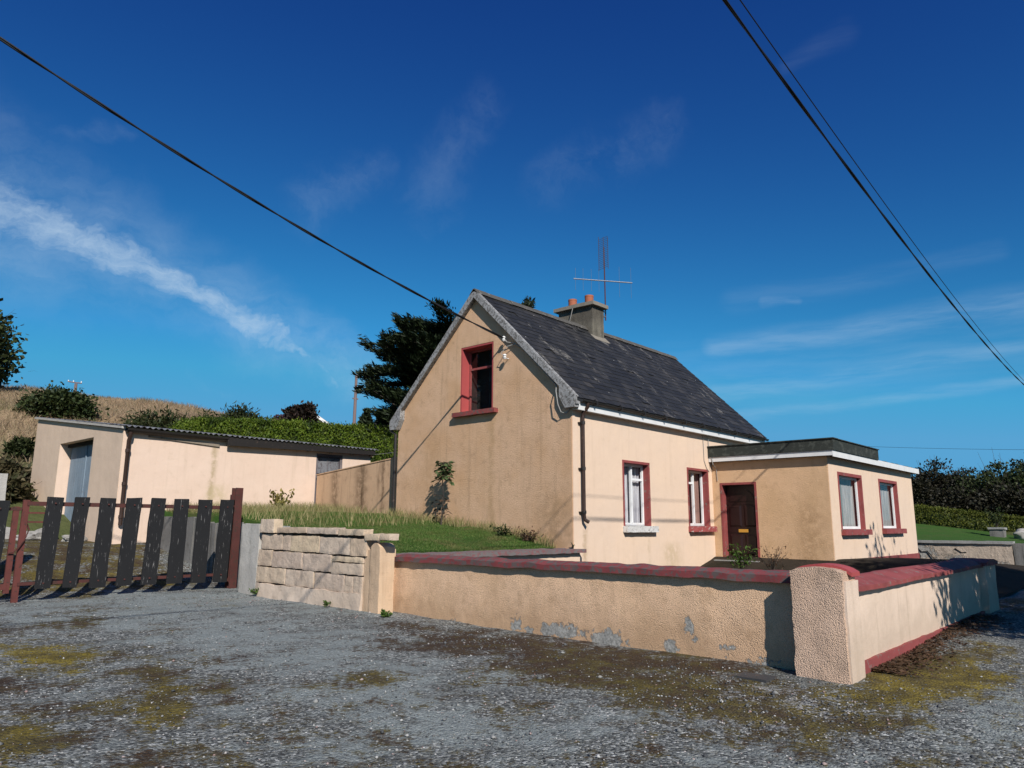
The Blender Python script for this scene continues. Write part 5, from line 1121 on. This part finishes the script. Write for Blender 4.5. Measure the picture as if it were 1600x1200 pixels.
def seg(P_, p0, p1, w0, w1, soft=1.):
    a, b = azel(*p0), azel(*p1); ab = (b[0]-a[0], b[1]-a[1], 0); l2 = ab[0]**2+ab[1]**2
    pa_ = vm('SUBTRACT', P_, (a[0], a[1], 0)); t = wm.math('DIVIDE', vm('DOT_PRODUCT', pa_, ab), l2); t = wm.math('MINIMUM', wm.math('MAXIMUM', t, 0.), 1.)
    dist = vm('LENGTH', vm('SUBTRACT', pa_, vm('SCALE', ab, None, t)))
    wd = wm.math('ADD', wm.math('MULTIPLY', t, (w1-w0)/FPX), w0/FPX)
    return wm.step(wm.math('DIVIDE', dist, wd), 1., 0.)
def mx(*a):
    r = a[0]
    for b in a[1:]: r = wm.math('MAXIMUM', r, b)
    return r
main = mx(seg(Pw, (-160, 250), (60, 345), 100, 72), seg(Pw, (60, 345), (240, 425), 72, 62), seg(Pw, (240, 425), (360, 490), 62, 50), seg(Pw, (360, 490), (430, 530), 50, 34), wm.math('MULTIPLY', seg(Pw, (420, 525), (470, 556), 36, 22), .8), wm.math('MULTIPLY', seg(Pw, (450, 545), (530, 596), 30, 14), .55))
fb = wm.node('ShaderNodeMapping'); wm.link(Pw, fb.inputs[0]); fb.inputs['Rotation'].default_value = (0, 0, R(38)); fb.inputs['Scale'].default_value = (9, 34, 1)
tex = wm.math('ADD', wm.math('MULTIPLY', wnoise(Pw, 18, 8, .68), .55), wm.math('MULTIPLY', wnoise(fb.outputs[0], 1.5, 7, .66), .45))
main = wm.math('MULTIPLY', wm.step(main, 0, .8), wm.step(wm.math('ADD', main, wm.math('MULTIPLY', wm.math('SUBTRACT', tex, .5), 3.0)), .05, 1.7))
halo = mx(seg(Pw, (-160, 270), (260, 430), 200, 115), seg(Pw, (260, 430), (560, 580), 115, 60))
halo = wm.math('MULTIPLY', halo, wm.math('MULTIPLY', wm.step(wm.math('ADD', wm.math('MULTIPLY', wnoise(Pw, 6, 7, .65), .6), wm.math('MULTIPLY', wnoise(fb.outputs[0], .8, 6, .65), .4)), .3, .7), .30))
Pr = warped(.02, 6)
right = mx(wm.math('MULTIPLY', seg(Pr, (1120, 545), (1700, 455), 30, 38), .55), wm.math('MULTIPLY', seg(Pr, (1120, 615), (1700, 520), 26, 22), .55), wm.math('MULTIPLY', seg(Pr, (1140, 650), (1640, 590), 15, 13), .5), wm.math('MULTIPLY', seg(Pr, (1190, 473), (1245, 468), 14, 10), .5),
           wm.math('MULTIPLY', seg(Pr, (1150, 470), (1560, 390), 30, 20), .16), wm.math('MULTIPLY', seg(Pr, (1230, 100), (1320, 50), 18, 26), .09), wm.math('MULTIPLY', seg(Pr, (1050, 600), (1620, 540), 90, 60), .22))
st_ = wm.node('ShaderNodeMapping'); wm.link(Pr, st_.inputs[0]); st_.inputs['Rotation'].default_value = (0, 0, R(-8)); st_.inputs['Scale'].default_value = (5, 40, 1)
right = wm.math('MULTIPLY', right, wm.step(wnoise(st_.outputs[0], 1.6, 5, .6), .2, .75))
veil = mx(wm.math('MULTIPLY', seg(Pw, (680, 300), (760, 170), 80, 50), .42), wm.math('MULTIPLY', seg(Pw, (860, 290), (1030, 190), 60, 60), .42), wm.math('MULTIPLY', seg(Pw, (470, 330), (590, 270), 60, 44), .5), wm.math('MULTIPLY', seg(Pw, (40, 230), (190, 200), 26, 20), .4), wm.math('MULTIPLY', seg(Pw, (290, 595), (380, 615), 18, 8), .35), wm.math('MULTIPLY', seg(Pw, (450, 525), (490, 522), 16, 8), .6), wm.math('MULTIPLY', seg(Pw, (660, 370), (720, 350), 26, 18), .3))
veil = wm.math('MULTIPLY', veil, wm.step(wnoise(Pw, 14, 6, .65), .3, .75))
cl = mx(wm.math('MULTIPLY', main, .70), halo, wm.math('MULTIPLY', right, .40), wm.math('MULTIPLY', veil, .18))
cmix = wm.mix(cl, hs.outputs[0], (8.2, 10.4, 12.6))
wm.link(cmix, bg.inputs['Color']); bg.inputs['Strength'].default_value = SKY

cam = bpy.data.cameras.new('camera'); co = bpy.data.objects.new('camera', cam); COL.objects.link(co)
cam.sensor_width = 36; cam.lens = 36*FPX/1600; cam.clip_end = 5000; cam.clip_start = .05
M3 = Matrix((CR, CU, -CF)).transposed(); co.matrix_world = Matrix.Translation((0, 0, HC)) @ M3.to_4x4()
S.camera = co
S.view_settings.view_transform = 'Standard'; S.view_settings.look = 'None'; S.view_settings.exposure = .15; S.view_settings.gamma = 1
S.render.resolution_x, S.render.resolution_y = 1024, 768
S.cycles.max_bounces = 6; S.cycles.transparent_max_bounces = 12; S.cycles.use_denoising = True
